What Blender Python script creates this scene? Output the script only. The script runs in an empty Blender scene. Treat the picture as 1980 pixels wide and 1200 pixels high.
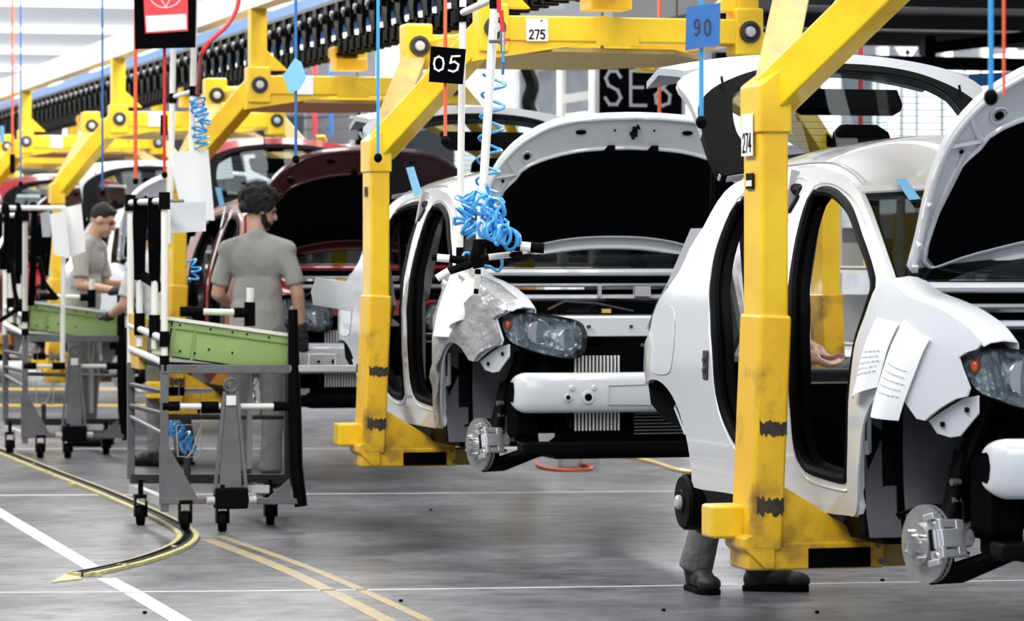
import bpy, bmesh, math, random
from math import sin, cos, pi, radians as R
from mathutils import Vector, Matrix
from mathutils.geometry import delaunay_2d_cdt
random.seed(7)
S = bpy.context.scene
COL = S.collection
# ------------------------------------------------------------------ camera
FPX = 6900.0; HOR = 490.0; CH = 1.45
CX, CY = 10.906, -5.02
TH = math.atan(1832 / FPX); ST, CT = sin(TH), cos(TH)
KX = FPX / CT
cam = bpy.data.objects.new('camera', bpy.data.cameras.new('camera')); COL.objects.link(cam)
cam.data.sensor_width = 36; cam.data.lens = FPX / 1980 * 36
cam.data.shift_y = -(600 - HOR) / 1980
cam.data.clip_start = .1; cam.data.clip_end = 400
cam.location = (CX, CY, CH)
cam.rotation_euler = (pi / 2, 0, math.atan2(ST, -CT) - pi / 2)
cam.data.dof.use_dof = True; cam.data.dof.focus_distance = 14.0; cam.data.dof.aperture_fstop = 6.3
S.camera = cam
S.view_settings.view_transform = 'Standard'; S.view_settings.look = 'None'
S.view_settings.gamma = 1; S.view_settings.use_curve_mapping = False
S.view_settings.exposure = 0.9
# ------------------------------------------------------------------ world + large lights
w = bpy.data.worlds.new('world'); S.world = w; w.use_nodes = True
w.node_tree.nodes['Background'].inputs[0].default_value = (.82, .9, 1, 1)
w.node_tree.nodes['Background'].inputs[1].default_value = .30
def area(name, loc, sx, sy, power, tgt=None, col=(1, 1, 1)):
    l = bpy.data.lights.new(name, 'AREA'); l.shape = 'RECTANGLE'; l.size = sx; l.size_y = sy; l.energy = power; l.color = col
    o = bpy.data.objects.new(name, l); COL.objects.link(o); o.location = loc
    if tgt: o.rotation_euler = (Vector(tgt) - Vector(loc)).to_track_quat('-Z', 'Y').to_euler()
    return o
area('aisle_lamp', (-2, -4.6, 5.4), 16, 1.6, 480, (-2, -1.2, 1), (1, .99, .97))
area('aisle_lamp', (-22, -4.6, 5.4), 20, 1.6, 620, (-22, -1.2, 1), (1, .99, .97))
area('line_lamp', (-2.5, .3, 4.6), 12, 1.2, 210)
area('line_lamp', (-20, .3, 4.6), 18, 1.2, 460)
area('hall_lamp', (-30, 12, 6.2), 50, 5, 8500)
area('hall_lamp', (-90, 0, 5.4), 60, 12, 12000)
area('bay_lamp', (9, -2, 5.2), 5, 4, 130, (-1, -.5, .8), (.95, .98, 1))
# ------------------------------------------------------------------ unprojection helpers (camera measured from the photo)
def UD(px, py, D):
    lat = (px - 990) / FPX * D
    return Vector((CX + ST * lat - CT * D, CY + ST * D + CT * lat, CH - (py - HOR) * D / FPX))
def UY(px, py, Y):
    return UD(px, py, KX * (Y - CY) / (px + 842))
def UX(px, py, X):
    return UD(px, py, -CT * (X - CX) / (1 - ST * (px + 842) / KX))
def UZ(px, py, Z=0.0):
    return UD(px, py, (CH - Z) * FPX / (py - HOR))
# ------------------------------------------------------------------ materials
def sock(b, n, v):
    if n in b.inputs: b.inputs[n].default_value = v
def mat(name, col, rough=.5, metal=0, coat=0, noise=None, bump=None, trans=0, emit=0, spec=None):
    m = bpy.data.materials.new(name); m.use_nodes = True
    nt = m.node_tree; b = nt.nodes['Principled BSDF']
    c = (*col, 1)
    sock(b, 'Base Color', c); sock(b, 'Roughness', rough); sock(b, 'Metallic', metal); sock(b, 'Coat Weight', coat); sock(b, 'Coat Roughness', .06)
    if spec is not None: sock(b, 'Specular IOR Level', spec)
    if trans: sock(b, 'Transmission Weight', trans)
    if emit: sock(b, 'Emission Color', c); sock(b, 'Emission Strength', emit)
    tc = nt.nodes.new('ShaderNodeTexCoord')
    if noise:   # (scale, second colour, lo, hi)
        n = nt.nodes.new('ShaderNodeTexNoise'); n.inputs['Scale'].default_value = noise[0]; n.inputs['Detail'].default_value = 6
        nt.links.new(tc.outputs['Object'], n.inputs['Vector'])
        r = nt.nodes.new('ShaderNodeValToRGB'); r.color_ramp.elements[0].position = noise[2]; r.color_ramp.elements[1].position = noise[3]
        r.color_ramp.elements[0].color = c; r.color_ramp.elements[1].color = (*noise[1], 1)
        nt.links.new(n.outputs['Fac'], r.inputs['Fac']); nt.links.new(r.outputs['Color'], b.inputs['Base Color'])
    if bump:
        n = nt.nodes.new('ShaderNodeTexNoise'); n.inputs['Scale'].default_value = bump[0]; n.inputs['Detail'].default_value = 4
        nt.links.new(tc.outputs['Object'], n.inputs['Vector'])
        bp = nt.nodes.new('ShaderNodeBump'); bp.inputs['Strength'].default_value = bump[1]; bp.inputs['Distance'].default_value = bump[2] if len(bump) > 2 else .02
        nt.links.new(n.outputs['Fac'], bp.inputs['Height']); nt.links.new(bp.outputs['Normal'], b.inputs['Normal'])
    return m
M = {}
M['white'] = mat('white_paint', (.62, .645, .68), .25, 0, 1)
M['red'] = mat('red_paint', (.26, .006, .012), .28, 0, .9)
M['darkred'] = mat('dark_red_paint', (.045, .002, .004), .35, 0, .5)
M['silver'] = mat('silver_primer', (.42, .44, .47), .35, .15, .3)
M['grey'] = mat('grey_metal', (.16, .165, .175), .45, .35, noise=(9, (.11, .115, .125), .4, .7))
M['lgrey'] = mat('light_grey_metal', (.52, .53, .54), .45, .2)
M['dgrey'] = mat('dark_grey_metal', (.03, .032, .037), .5, .2)
M['liner'] = mat('grey_liner', (.075, .078, .088), .6, 0, noise=(6, (.05, .052, .06), .4, .7))
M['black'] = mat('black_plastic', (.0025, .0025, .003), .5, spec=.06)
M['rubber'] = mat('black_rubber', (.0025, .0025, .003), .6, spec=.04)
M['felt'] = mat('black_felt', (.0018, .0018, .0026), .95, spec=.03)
M['chrome'] = mat('bright_metal', (.75, .76, .78), .22, 1)
M['cast'] = mat('cast_metal', (.62, .63, .65), .34, .7, bump=(40, .3, .004))
M['disc'] = mat('machined_iron', (.50, .50, .49), .32, .7, noise=(20, (.36, .35, .33), .4, .8))
M['yellow'] = mat('yellow_paint', (.88, .58, .012), .33, 0, .35, noise=(5, (.76, .45, .010), .45, .75), bump=(14, .08, .01))
M['ydirty'] = mat('worn_yellow_paint', (.78, .46, .012), .42, 0, .15, noise=(7, (.26, .14, .02), .50, .72), bump=(9, .35, .012))
M['ydull'] = mat('dull_yellow_paint', (.50, .36, .10), .6, 0, 0, noise=(11, (.36, .28, .12), .4, .7))  # duller, browner yellow for braces, underplate and foot extensions
M['scuff'] = mat('black_scuff', (.02, .018, .015), .7, noise=(30, (.06, .04, .02), .4, .7))
M['tube'] = mat('white_coated_tube', (.82, .82, .78), .35, 0, .2)
M['paper'] = mat('white_paper', (.86, .88, .90), .7)
M['ink'] = mat('pale_ink', (.62, .64, .68), .7)
M['blue'] = mat('blue_plastic', (.02, .15, .46), .4)
M['lblue'] = mat('light_blue_tape', (.20, .52, .85), .5)
M['hose'] = mat('blue_hose', (.05, .36, .78), .25, 0, .4)
M['orange'] = mat('orange_cord', (.85, .13, .05), .5)
M['redcord'] = mat('red_hose', (.65, .03, .04), .35)
M['green'] = mat('green_plastic', (.24, .36, .12), .45, noise=(3, (.20, .31, .10), .4, .7))
M['skin'] = mat('skin', (.50, .29, .20), .5)
M['hair'] = mat('dark_hair', (.004, .003, .003), .8, bump=(60, 1, .02))
M['shirt'] = mat('grey_cotton', (.31, .30, .28), .9, bump=(9, .5, .04))
M['pants'] = mat('grey_trousers', (.13, .13, .125), .9, bump=(10, .6, .04))
M['wshirt'] = mat('pale_cotton', (.5, .51, .52), .9, bump=(9, .5, .04))
M['boot'] = mat('dark_leather', (.008, .007, .007), .6, bump=(30, .4, .01))
M['glove'] = mat('black_glove', (.02, .02, .024), .7)
M['cover'] = mat('silver_cloth', (.55, .56, .57), .34, .6, noise=(4, (.30, .31, .32), .45, .7), bump=(3.5, 1, .10))
M['amber'] = mat('amber_lens', (.75, .10, .02), .2, 0, .5)
M['cardb'] = mat('yellow_carton', (.75, .48, .10), .7)
M['wall'] = mat('pale_wall', (.80, .82, .85), .8, noise=(1.2, (.66, .69, .73), .4, .6))
M['steelw'] = mat('white_steel', (.78, .79, .80), .6)
M['conc'] = mat('dark_ceiling', (.12, .12, .125), .8)
M['lamp'] = mat('lit_tube', (1, 1, 1), .5, emit=4)
M['fluor'] = mat('lit_panel', (.95, .97, 1), .5, emit=1.3)
def glassmat(name, col, alpha):
    m = bpy.data.materials.new(name); m.use_nodes = True; nt = m.node_tree; nt.nodes.clear()
    o = nt.nodes.new('ShaderNodeOutputMaterial'); t = nt.nodes.new('ShaderNodeBsdfTransparent'); g = nt.nodes.new('ShaderNodeBsdfGlossy'); x = nt.nodes.new('ShaderNodeMixShader')
    t.inputs[0].default_value = (*col, 1); g.inputs['Roughness'].default_value = .03; x.inputs[0].default_value = alpha
    nt.links.new(t.outputs[0], x.inputs[1]); nt.links.new(g.outputs[0], x.inputs[2]); nt.links.new(x.outputs[0], o.inputs[0])
    return m
M['glass'] = glassmat('clear_glass', (.80, .84, .86), .07)
M['wscreen'] = glassmat('dark_windscreen', (.22, .24, .24), .05)
M['wglass'] = glassmat('tinted_glass', (.72, .77, .78), .012)
# lens: faceted bright reflector
M['lens'] = mat('clear_lamp_lens', (.95, .96, .97), .18, .35, 1, noise=(16, (.16, .16, .18), .52, .72), bump=(22, 1, .03))
# ------------------------------------------------------------------ mesh builder
def tag(o, label=None, cat=None, group=None, kind=None):
    if label: o['label'] = label
    if cat: o['category'] = cat
    if group: o['group'] = group
    if kind: o['kind'] = kind
    return o
def root(name, loc, label, cat, group=None):
    o = bpy.data.objects.new(name, None); COL.objects.link(o); o.location = loc; o.empty_display_size = .1
    return tag(o, label, cat, group)
def top(o):
    while o.parent: o = o.parent
    return o
class MB:
    def __init__(s): s.v = []; s.f = []
    def add(s, vs, fs):
        n = len(s.v); s.v += [tuple(v) for v in vs]; s.f += [tuple(i + n for i in f) for f in fs]; return s
    def box(s, x0, x1, y0, y1, z0, z1):
        vs = [(x, y, z) for x in (x0, x1) for y in (y0, y1) for z in (z0, z1)]
        return s.add(vs, [(0, 1, 3, 2), (4, 6, 7, 5), (0, 4, 5, 1), (2, 3, 7, 6), (0, 2, 6, 4), (1, 5, 7, 3)])
    def cbox(s, c, d, rot=None):
        h = [x / 2 for x in d]; vs = [Vector((x, y, z)) for x in (-h[0], h[0]) for y in (-h[1], h[1]) for z in (-h[2], h[2])]
        if rot is not None: vs = [rot @ v for v in vs]
        c = Vector(c); return s.add([v + c for v in vs], [(0, 1, 3, 2), (4, 6, 7, 5), (0, 4, 5, 1), (2, 3, 7, 6), (0, 2, 6, 4), (1, 5, 7, 3)])
    def bar(s, a, b, w_, h_, up=(0, 0, 1), w2=None, h2=None):
        a = Vector(a); b = Vector(b); d = (b - a).normalized(); u = Vector(up)
        sd = d.cross(u)
        if sd.length < 1e-4: sd = d.cross(Vector((1, 0, 0)))
        sd.normalize(); u = sd.cross(d)
        w2 = w2 or w_; h2 = h2 or h_; vs = []
        for p, ww, hh in ((a, w_, h_), (b, w2, h2)):
            for i, j in ((-1, -1), (1, -1), (1, 1), (-1, 1)): vs.append(p + sd * ww / 2 * i + u * hh / 2 * j)
        return s.add(vs, [(3, 2, 1, 0), (4, 5, 6, 7), (0, 1, 5, 4), (1, 2, 6, 5), (2, 3, 7, 6), (3, 0, 4, 7)])
    def tube(s, pts, r, n=10, cap=True, closed=False):
        pts = [Vector(p) for p in pts]; N = len(pts)
        rs = r if isinstance(r, (list, tuple)) else [r] * N
        t0 = None; vs = []; u = None
        for i, p in enumerate(pts):
            if closed: t = pts[(i + 1) % N] - pts[i - 1]
            else: t = pts[min(i + 1, N - 1)] - pts[max(i - 1, 0)]
            if t.length < 1e-9: t = Vector((0, 0, 1))
            t.normalize()
            if u is None:
                u = t.orthogonal().normalized()
            else:
                u = u - t * u.dot(t)
                if u.length < 1e-5: u = t.orthogonal()
                u.normalize()
            q = t.cross(u)
            for k in range(n):
                a = 2 * pi * k / n; vs.append(p + (u * cos(a) + q * sin(a)) * rs[i])
        fs = []
        for i in range(N if closed else N - 1):
            j = (i + 1) % N
            for k in range(n): fs.append((i * n + k, i * n + (k + 1) % n, j * n + (k + 1) % n, j * n + k))
        if cap and not closed: fs.append(tuple(range(n))[::-1]); fs.append(tuple((N - 1) * n + k for k in range(n)))
        return s.add(vs, fs)
    def cyl(s, a, b, r, n=16, r2=None): return s.tube([a, b], [r, r if r2 is None else r2], n)
    def lathe(s, c, ax, prof, n=32):
        # prof: list of (distance along axis, radius)
        ax = Vector(ax).normalized(); u = ax.orthogonal().normalized(); q = ax.cross(u); c = Vector(c); vs = []; fs = []
        for d, r in prof:
            for k in range(n): a = 2 * pi * k / n; vs.append(c + ax * d + (u * cos(a) + q * sin(a)) * max(r, 1e-4))
        for i in range(len(prof) - 1):
            for k in range(n): fs.append((i * n + k, i * n + (k + 1) % n, (i + 1) * n + (k + 1) % n, (i + 1) * n + k))
        fs.append(tuple(range(n))[::-1]); fs.append(tuple((len(prof) - 1) * n + k for k in range(n)))
        return s.add(vs, fs)
    def ball(s, c, r, seg=16, ring=10, sc=(1, 1, 1), rot=None):
        vs = []; fs = []; c = Vector(c)
        for i in range(ring + 1):
            t = pi * i / ring
            for k in range(seg):
                p = 2 * pi * k / seg; v = Vector((sin(t) * cos(p) * r * sc[0], sin(t) * sin(p) * r * sc[1], cos(t) * r * sc[2]))
                if rot is not None: v = rot @ v
                vs.append(c + v)
        for i in range(ring):
            for k in range(seg): fs.append((i * seg + k, (i + 1) * seg + k, (i + 1) * seg + (k + 1) % seg, i * seg + (k + 1) % seg))
        return s.add(vs, fs)
    def prism(s, pts, off):
        # planar polygon extruded by vector off
        pts = [Vector(p) for p in pts]; off = Vector(off); n = len(pts)
        return s.add(pts + [p + off for p in pts], [tuple(range(n))[::-1], tuple(range(n, 2 * n))] + [(i, (i + 1) % n, (i + 1) % n + n, i + n) for i in range(n)])
    def sheet(s, grid, t):
        # grid[i][j] of points thickened by vector t
        a = len(grid); b = len(grid[0]); t = Vector(t); vs = [Vector(p) for r_ in grid for p in r_]; n = len(vs); vs += [p + t for p in vs]
        fs = []
        for i in range(a - 1):
            for j in range(b - 1):
                q = (i * b + j, i * b + j + 1, (i + 1) * b + j + 1, (i + 1) * b + j); fs.append(q); fs.append(tuple(k + n for k in q[::-1]))
        bd = [(0, j, 0, j + 1) for j in range(b - 1)] + [(i, b - 1, i + 1, b - 1) for i in range(a - 1)] + [(a - 1, j + 1, a - 1, j) for j in range(b - 1)[::-1]] + [(i + 1, 0, i, 0) for i in range(a - 1)[::-1]]
        for i, j, k, l in bd: p, q = i * b + j, k * b + l; fs.append((p, p + n, q + n, q))
        return s.add(vs, fs)
    def build(s, name, m, parent=None, bevel=0, sharp=35, loc=None, mods=(), seg=2):
        me = bpy.data.meshes.new(name)
        org = Vector((0, 0, 0))
        if parent is not None: org = top(parent).location
        elif loc is not None: org = Vector(loc)
        me.from_pydata([tuple(Vector(v) - org) for v in s.v], [], s.f)
        o = bpy.data.objects.new(name, me); COL.objects.link(o)
        bm = bmesh.new(); bm.from_mesh(me); bmesh.ops.remove_doubles(bm, verts=bm.verts, dist=1e-5); bmesh.ops.recalc_face_normals(bm, faces=bm.faces)
        for f in bm.faces: f.smooth = True
        for e in bm.edges:
            e.smooth = not (len(e.link_faces) == 2 and e.calc_face_angle(0) > R(sharp))
        bm.to_mesh(me); bm.free()
        me.materials.append(M[m] if isinstance(m, str) else m)
        if parent is not None: o.parent = parent
        elif loc is not None: o.location = loc
        for md in mods:
            x = o.modifiers.new(md[0].lower(), md[0])
            for k, v in md[1].items(): setattr(x, k, v)
        if bevel:
            b = o.modifiers.new('bevel', 'BEVEL'); b.width = bevel; b.segments = seg; b.limit_method = 'ANGLE'; b.angle_limit = R(40); b.harden_normals = True
        return o
def copy_tree(o, parent=None):
    c = o.copy(); COL.objects.link(c); c.parent = parent
    for ch in list(o.children): copy_tree(ch, c)
    return c
def find(o, name): return [c for c in o.children if c.name.split('.')[0] == name]
def smooth_poly(pts, closed=True, k=4, tens=.5):
    n = len(pts); out = []
    for i in range(n if closed else n - 1):
        p0, p1, p2, p3 = (Vector(pts[(i + j) % n if closed else min(max(i + j, 0), n - 1)]) for j in (-1, 0, 1, 2))
        for q in range(k):
            t = q / k
            out.append(p1 + (p2 - p0) * tens * t + (2 * p0 * tens + (tens - 3) * p1 + (3 - 2 * tens) * p2 - tens * p3) * t * t + (-tens * p0 + (2 - tens) * p1 + (tens - 2) * p2 + tens * p3) * t ** 3)
    if not closed: out.append(Vector(pts[-1]))
    return out
def resample(pts, step, closed=True):
    pts = [Vector(p) for p in pts]
    if closed: pts = pts + [pts[0]]
    L = [0]
    for a, b in zip(pts, pts[1:]): L.append(L[-1] + (b - a).length)
    n = max(3, round(L[-1] / step)); out = []; j = 0
    for i in range(n if closed else n + 1):
        d = L[-1] * i / n
        while j < len(L) - 2 and L[j + 1] < d: j += 1
        t = (d - L[j]) / max(L[j + 1] - L[j], 1e-9); out.append(pts[j].lerp(pts[j + 1], min(max(t, 0), 1)))
    return out
def pip(p, poly):
    c = False; n = len(poly); x, y = p[0], p[1]
    for i in range(n):
        a, b = poly[i], poly[i - 1]
        if (a[1] > y) != (b[1] > y) and x < (b[0] - a[0]) * (y - a[1]) / (b[1] - a[1]) + a[0]: c = not c
    return c
def cdt(outer, holes, sp):
    """triangulate a 2-D region with holes; outlines are lists of 2-D points"""
    V = []; E = []
    for lp in [outer] + holes:
        n = len(V); V += [Vector((p[0], p[1])) for p in lp]; E += [(n + i, n + (i + 1) % len(lp)) for i in range(len(lp))]
    bd = list(V)
    x0 = min(p[0] for p in outer); x1 = max(p[0] for p in outer); y0 = min(p[1] for p in outer); y1 = max(p[1] for p in outer)
    i = 0; y = y0
    while y < y1:
        x = x0 + (sp / 2 if i % 2 else 0)
        while x < x1:
            p = Vector((x, y))
            if pip(p, outer) and not any(pip(p, h) for h in holes) and min((p - b).length_squared for b in bd) > (.45 * sp) ** 2: V.append(p)
            x += sp
        y += sp * .87; i += 1
    r = delaunay_2d_cdt(V, E, [], 0, 1e-6)
    fs = []
    for f in r[2]:
        c = sum((r[0][k] for k in f), Vector((0, 0))) / len(f)
        if pip(c, outer) and not any(pip(c, h) for h in holes): fs.append(tuple(f))
    return [tuple(v) for v in r[0]], fs
def shell(mb, vs2, fs, fn, thick):
    """map the 2-D mesh through fn -> 3-D point and thicken by vector thick"""
    P = [Vector(fn(*v)) for v in vs2]; n = len(P); t = Vector(thick)
    cnt = {}
    for f in fs:
        for i in range(len(f)):
            a, b = f[i], f[(i + 1) % len(f)]; cnt[(min(a, b), max(a, b))] = cnt.get((min(a, b), max(a, b)), 0) + 1
    F = list(fs) + [tuple(k + n for k in f[::-1]) for f in fs]
    for (a, b), c in cnt.items():
        if c == 1: F.append((a, b, b + n, a + n))
    return mb.add(P + [p + t for p in P], F)
def lerp_tab(t, x):
    if x <= t[0][0]: return t[0][1]
    for (a, b), (c, d) in zip(t, t[1:]):
        if x <= c:
            k = (x - a) / (c - a); return b + (d - b) * k
    return t[-1][1]
def stab(t, x):
    """smoothed table lookup"""
    return (lerp_tab(t, x - .03) + lerp_tab(t, x) * 2 + lerp_tab(t, x + .03)) / 4
# stroke lettering ------------------------------------------------------
GL = {'0': [[(.5, 0), (.15, .15), (.05, .5), (.15, .85), (.5, 1), (.85, .85), (.95, .5), (.85, .15), (.5, 0)]],
      '2': [[(.1, .8), (.3, .98), (.7, .98), (.9, .75), (.75, .5), (.1, 0), (.95, 0)]],
      '7': [[(.05, 1), (.95, 1), (.4, 0)]], '4': [[(.7, 0), (.7, 1), (.05, .32), (.98, .32)]],
      '5': [[(.9, 1), (.2, 1), (.12, .58), (.5, .65), (.9, .45), (.85, .12), (.5, 0), (.08, .1)]],
      '8': [[(.5, .52), (.15, .7), (.2, .92), (.5, 1), (.8, .92), (.85, .7), (.5, .52), (.1, .3), (.15, .08), (.5, 0), (.85, .08), (.9, .3), (.5, .52)]],
      '9': [[(.9, .7), (.6, .45), (.2, .5), (.1, .75), (.3, .98), (.7, .98), (.9, .7), (.8, .2), (.4, 0), (.15, .08)]],
      'S': [[(.9, .82), (.7, .98), (.3, .98), (.1, .78), (.25, .57), (.75, .43), (.92, .22), (.7, .02), (.3, .02), (.08, .2)]],
      'E': [[(.9, 1), (.1, 1), (.1, 0), (.92, 0)], [(.1, .52), (.75, .52)]]}
def lettering(mb, text, o, ux, uz, nrm, w_, h_, gap, th):
    """stroke text: o = lower left corner, ux/uz unit vectors, raised along nrm"""
    o = Vector(o); ux = Vector(ux); uz = Vector(uz); nrm = Vector(nrm); x = 0
    for ch in text:
        if ch in GL:
            for st in GL[ch]:
                P = [o + ux * (x + a * w_) + uz * (b * h_) for a, b in st]
                for i in range(len(P) - 1):
                    nz = mb.__dict__.setdefault('nz', 0); mb.nz += 1; hz = nrm * (.0012 + .00004 * nz)
                    d = (P[i + 1] - P[i]); d.normalize(); a = P[i] - d * th * .5; b = P[i + 1] + d * th * .5; q = nrm.cross(d).normalized() * th / 2
                    mb.add([a - q, b - q, b + q, a + q, a - q + hz, b - q + hz, b + q + hz, a + q + hz],
                           [(0, 1, 2, 3), (4, 5, 6, 7), (0, 1, 5, 4), (1, 2, 6, 5), (2, 3, 7, 6), (3, 0, 4, 7)])
        x += w_ + gap
    return mb
REM = lambda v, it=6: (('REMESH', dict(mode='VOXEL', voxel_size=v, use_smooth_shade=True)), ('SMOOTH', dict(factor=.5, iterations=it)))
# ------------------------------------------------------------------ the hall
def floor_mat():
    m = bpy.data.materials.new('polished_concrete'); m.use_nodes = True; nt = m.node_tree; b = nt.nodes['Principled BSDF']
    tc = nt.nodes.new('ShaderNodeTexCoord'); mp = nt.nodes.new('ShaderNodeMapping'); nt.links.new(tc.outputs['Object'], mp.inputs[0]); mp.inputs['Scale'].default_value = (1.1, .7, 1)
    def noise(sc, det, lo, hi, c0, c1, vec):
        n = nt.nodes.new('ShaderNodeTexNoise'); n.inputs['Scale'].default_value = sc; n.inputs['Detail'].default_value = det; n.inputs['Roughness'].default_value = .65; nt.links.new(vec, n.inputs['Vector'])
        r = nt.nodes.new('ShaderNodeValToRGB'); r.color_ramp.elements[0].position = lo; r.color_ramp.elements[1].position = hi; r.color_ramp.elements[0].color = c0; r.color_ramp.elements[1].color = c1
        nt.links.new(n.outputs['Fac'], r.inputs[0]); return n, r
    n1, r1 = noise(1.1, 9, .38, .62, (.078, .081, .090, 1), (.200, .208, .228, 1), mp.outputs[0])
    mp2 = nt.nodes.new('ShaderNodeMapping'); nt.links.new(tc.outputs['Object'], mp2.inputs[0]); mp2.inputs['Scale'].default_value = (3.2, 2.2, 1)
    n2, r2 = noise(2.2, 9, .46, .70, (1, 1, 1, 1), (.40, .40, .38, 1), mp2.outputs[0])
    mx = nt.nodes.new('ShaderNodeMixRGB'); mx.blend_type = 'MULTIPLY'; mx.inputs[0].default_value = 1
    nt.links.new(r1.outputs[0], mx.inputs[1]); nt.links.new(r2.outputs[0], mx.inputs[2]); nt.links.new(mx.outputs[0], b.inputs['Base Color'])
    rr = nt.nodes.new('ShaderNodeMapRange'); b.inputs['Specular IOR Level'].default_value = .32; rr.inputs[3].default_value = .26; rr.inputs[4].default_value = .48; nt.links.new(n2.outputs[0], rr.inputs[0]); nt.links.new(rr.outputs[0], b.inputs['Roughness'])
    bp = nt.nodes.new('ShaderNodeBump'); bp.inputs['Strength'].default_value = .12; bp.inputs['Distance'].default_value = .01; nt.links.new(n2.outputs[0], bp.inputs['Height']); nt.links.new(bp.outputs[0], b.inputs['Normal'])
    return m
M['floor'] = floor_mat()
def st(mb, name, m, **k): return tag(mb.build(name, m, **k), kind='structure')
st(MB().box(-150, 16, -16, 24, -.2, 0), 'floor', 'floor')
st(MB().box(-150, 16, -16, 24, 7.0, 7.2), 'ceiling', 'steelw')
st(MB().box(-150, 16, 24, 24.3, 0, 7.0), 'wall_right', 'wall')
st(MB().box(-150, 16, -16.3, -16, 0, 7.0), 'wall_left', 'wall')
st(MB().box(-150.3, -150, -16, 24, 0, 7.0), 'wall_back', 'wall')
# ------------------------------------------------------------------ car (front hub at X=0, right flank at -Y)
YT = [(.45, .79), (.55, .805), (.70, .835), (.95, .855), (1.15, .85), (1.30, .815), (1.5, .725), (1.7, .625), (1.8, .565), (1.9, .50)]
def yside(x, z):
    y = stab(YT, z)
    if x > -.25: y -= .62 * (x + .25) ** 1.6
    if x < -2.6: y -= .55 * (-2.6 - x) ** 2
    return y
def US(px, py, off=0):
    x, z = -1.0, 1.0
    for _ in range(60):
        p = UY(px, py, -yside(x, z) - off); x, z = .7 * x + .3 * p.x, .7 * z + .3 * p.z; x = min(max(x, -3.5), .55)
    return (x, z)
def USL(l, off=0): return [US(a, b, off) for a, b in l]
P2 = -5.88; DZ2 = .02
F_PX = [(1692, 566), (1702, 548), (1724, 544), (1759, 572), (1800, 588), (1832, 603), (1862, 622), (1886, 643), (1905, 668), (1880, 678), (1857, 688), (1861, 706), (1870, 730), (1879, 762), (1850, 771), (1812, 795), (1783, 815), (1755, 778), (1728, 757), (1703, 762), (1683, 790), (1671, 830), (1664, 900), (1661, 985), (1646, 992), (1642, 900), (1644, 796), (1650, 718), (1656, 672), (1665, 640), (1680, 600)]
B_PX = [(1656, 998), (1500, 972), (1408, 953), (1342, 942), (1338, 917), (1331, 867), (1322, 825), (1305, 775), (1284, 744), (1262, 733), (1244, 742), (1241, 714), (1250, 655), (1262, 610), (1276, 576), (1292, 555), (1314, 525), (1334, 480), (1357, 444), (1378, 404), (1405, 366), (1440, 345), (1480, 335), (1520, 329), (1560, 325), (1600, 327), (1635, 343), (1659, 368), (1676, 405), (1692, 450), (1709, 500), (1724, 544), (1716, 560), (1706, 580), (1692, 610), (1680, 650), (1672, 680), (1664, 720), (1657, 800), (1655, 900), (1657, 960)]
H1_PX = [(1584, 366), (1604, 367), (1622, 377), (1645, 403), (1665, 456), (1680, 500), (1689, 536), (1690, 560), (1678, 598), (1663, 643), (1655, 678), (1649, 718), (1643, 796), (1640, 900), (1638, 928), (1625, 932), (1575, 918), (1554, 905), (1538, 867), (1530, 783), (1526, 700), (1526, 600), (1531, 520), (1544, 450), (1558, 400), (1570, 375)]
H2_PX = [(1436, 384), (1470, 368), (1510, 360), (1546, 360), (1549, 368), (1539, 391), (1521, 420), (1510, 460), (1503, 520), (1500, 620), (1500, 740), (1505, 850), (1508, 890), (1495, 905), (1465, 900), (1440, 880), (1418, 850), (1396, 800), (1384, 742), (1378, 655), (1375, 590), (1377, 540), (1384, 495), (1398, 450), (1415, 410)]
def loop2(px, step, k=4): return resample(smooth_poly([Vector(p) for p in USL(px)], True, k), step)
fend = loop2(F_PX, .035, 3); bodyL = loop2(B_PX, .05, 3); hole1 = loop2(H1_PX, .04); hole2 = loop2(H2_PX, .04)
inY = lambda s, o=0: (lambda x, z: (x, s * (yside(x, z) + o), z))
def side_panel(s, m, parent):
    v, f = cdt(bodyL, [hole1, hole2], .075)
    shell(MB(), v, f, inY(s), (0, -s * .03, 0)).build('body_side', m, parent, sharp=50)
def fender(s, m, parent, off=.008, name='front_fender', th=.008, mods=()):
    v, f = cdt(fend, [], .06)
    mb = shell(MB(), v, f, inY(s, off), (0, -s * th, 0))
    topp = [US(*p) for p in F_PX[2:9]]; g = []     # inward roll along the top edge
    for x, z in smooth_poly([Vector(p) for p in topp], False, 3):
        y = yside(x, z) + off; g.append([(x, s * y, z), (x, s * (y - .025), z + .012), (x, s * (y - .07), z + .018), (x, s * (y - .12), z + .012), (x, s * (y - .125), z - .05)])
    mb.sheet(g, (0, -s * .003, -.004))
    return mb.build(name, m, parent, sharp=45, mods=mods)
def seal(hole, s, parent):
    c = Vector((sum(p[0] for p in hole) / len(hole), sum(p[1] for p in hole) / len(hole))); P = []; Q = []
    for p in hole:
        d = c - Vector(p); d.normalize(); q = Vector(p) + d * .012; P.append((q[0], s * (yside(*q) - .012), q[1]))
    MB().tube(P, .021, 8, closed=True).build('door_seal', 'rubber', parent)
def flange(hole, s, m, parent, name='door_frame', paint=None):
    c = Vector((sum(p[0] for p in hole) / len(hole), sum(p[1] for p in hole) / len(hole))); g = []
    for p in hole + hole[:1]:
        d = c - Vector(p); d.normalize(); row = []
        for dep, sh in ((.0, 0), (.015, .008), (.035, .014), (.04, .03), (.065, .036)):
            q = Vector(p) + d * sh; row.append((q[0], s * (yside(*q) - dep), q[1]))
        g.append(row)
    MB().sheet(g, (0, -s * .004, 0)).build(name, m, parent, sharp=50)
    P = []
    for p in hole:
        d = c - Vector(p); d.normalize(); q = Vector(p) - d * .030; P.append((q[0], s * (yside(*q) - .001), q[1]))
    MB().tube(P, .0055, 6, closed=True).build('pressed_edge', paint or 'white', parent)
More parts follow.
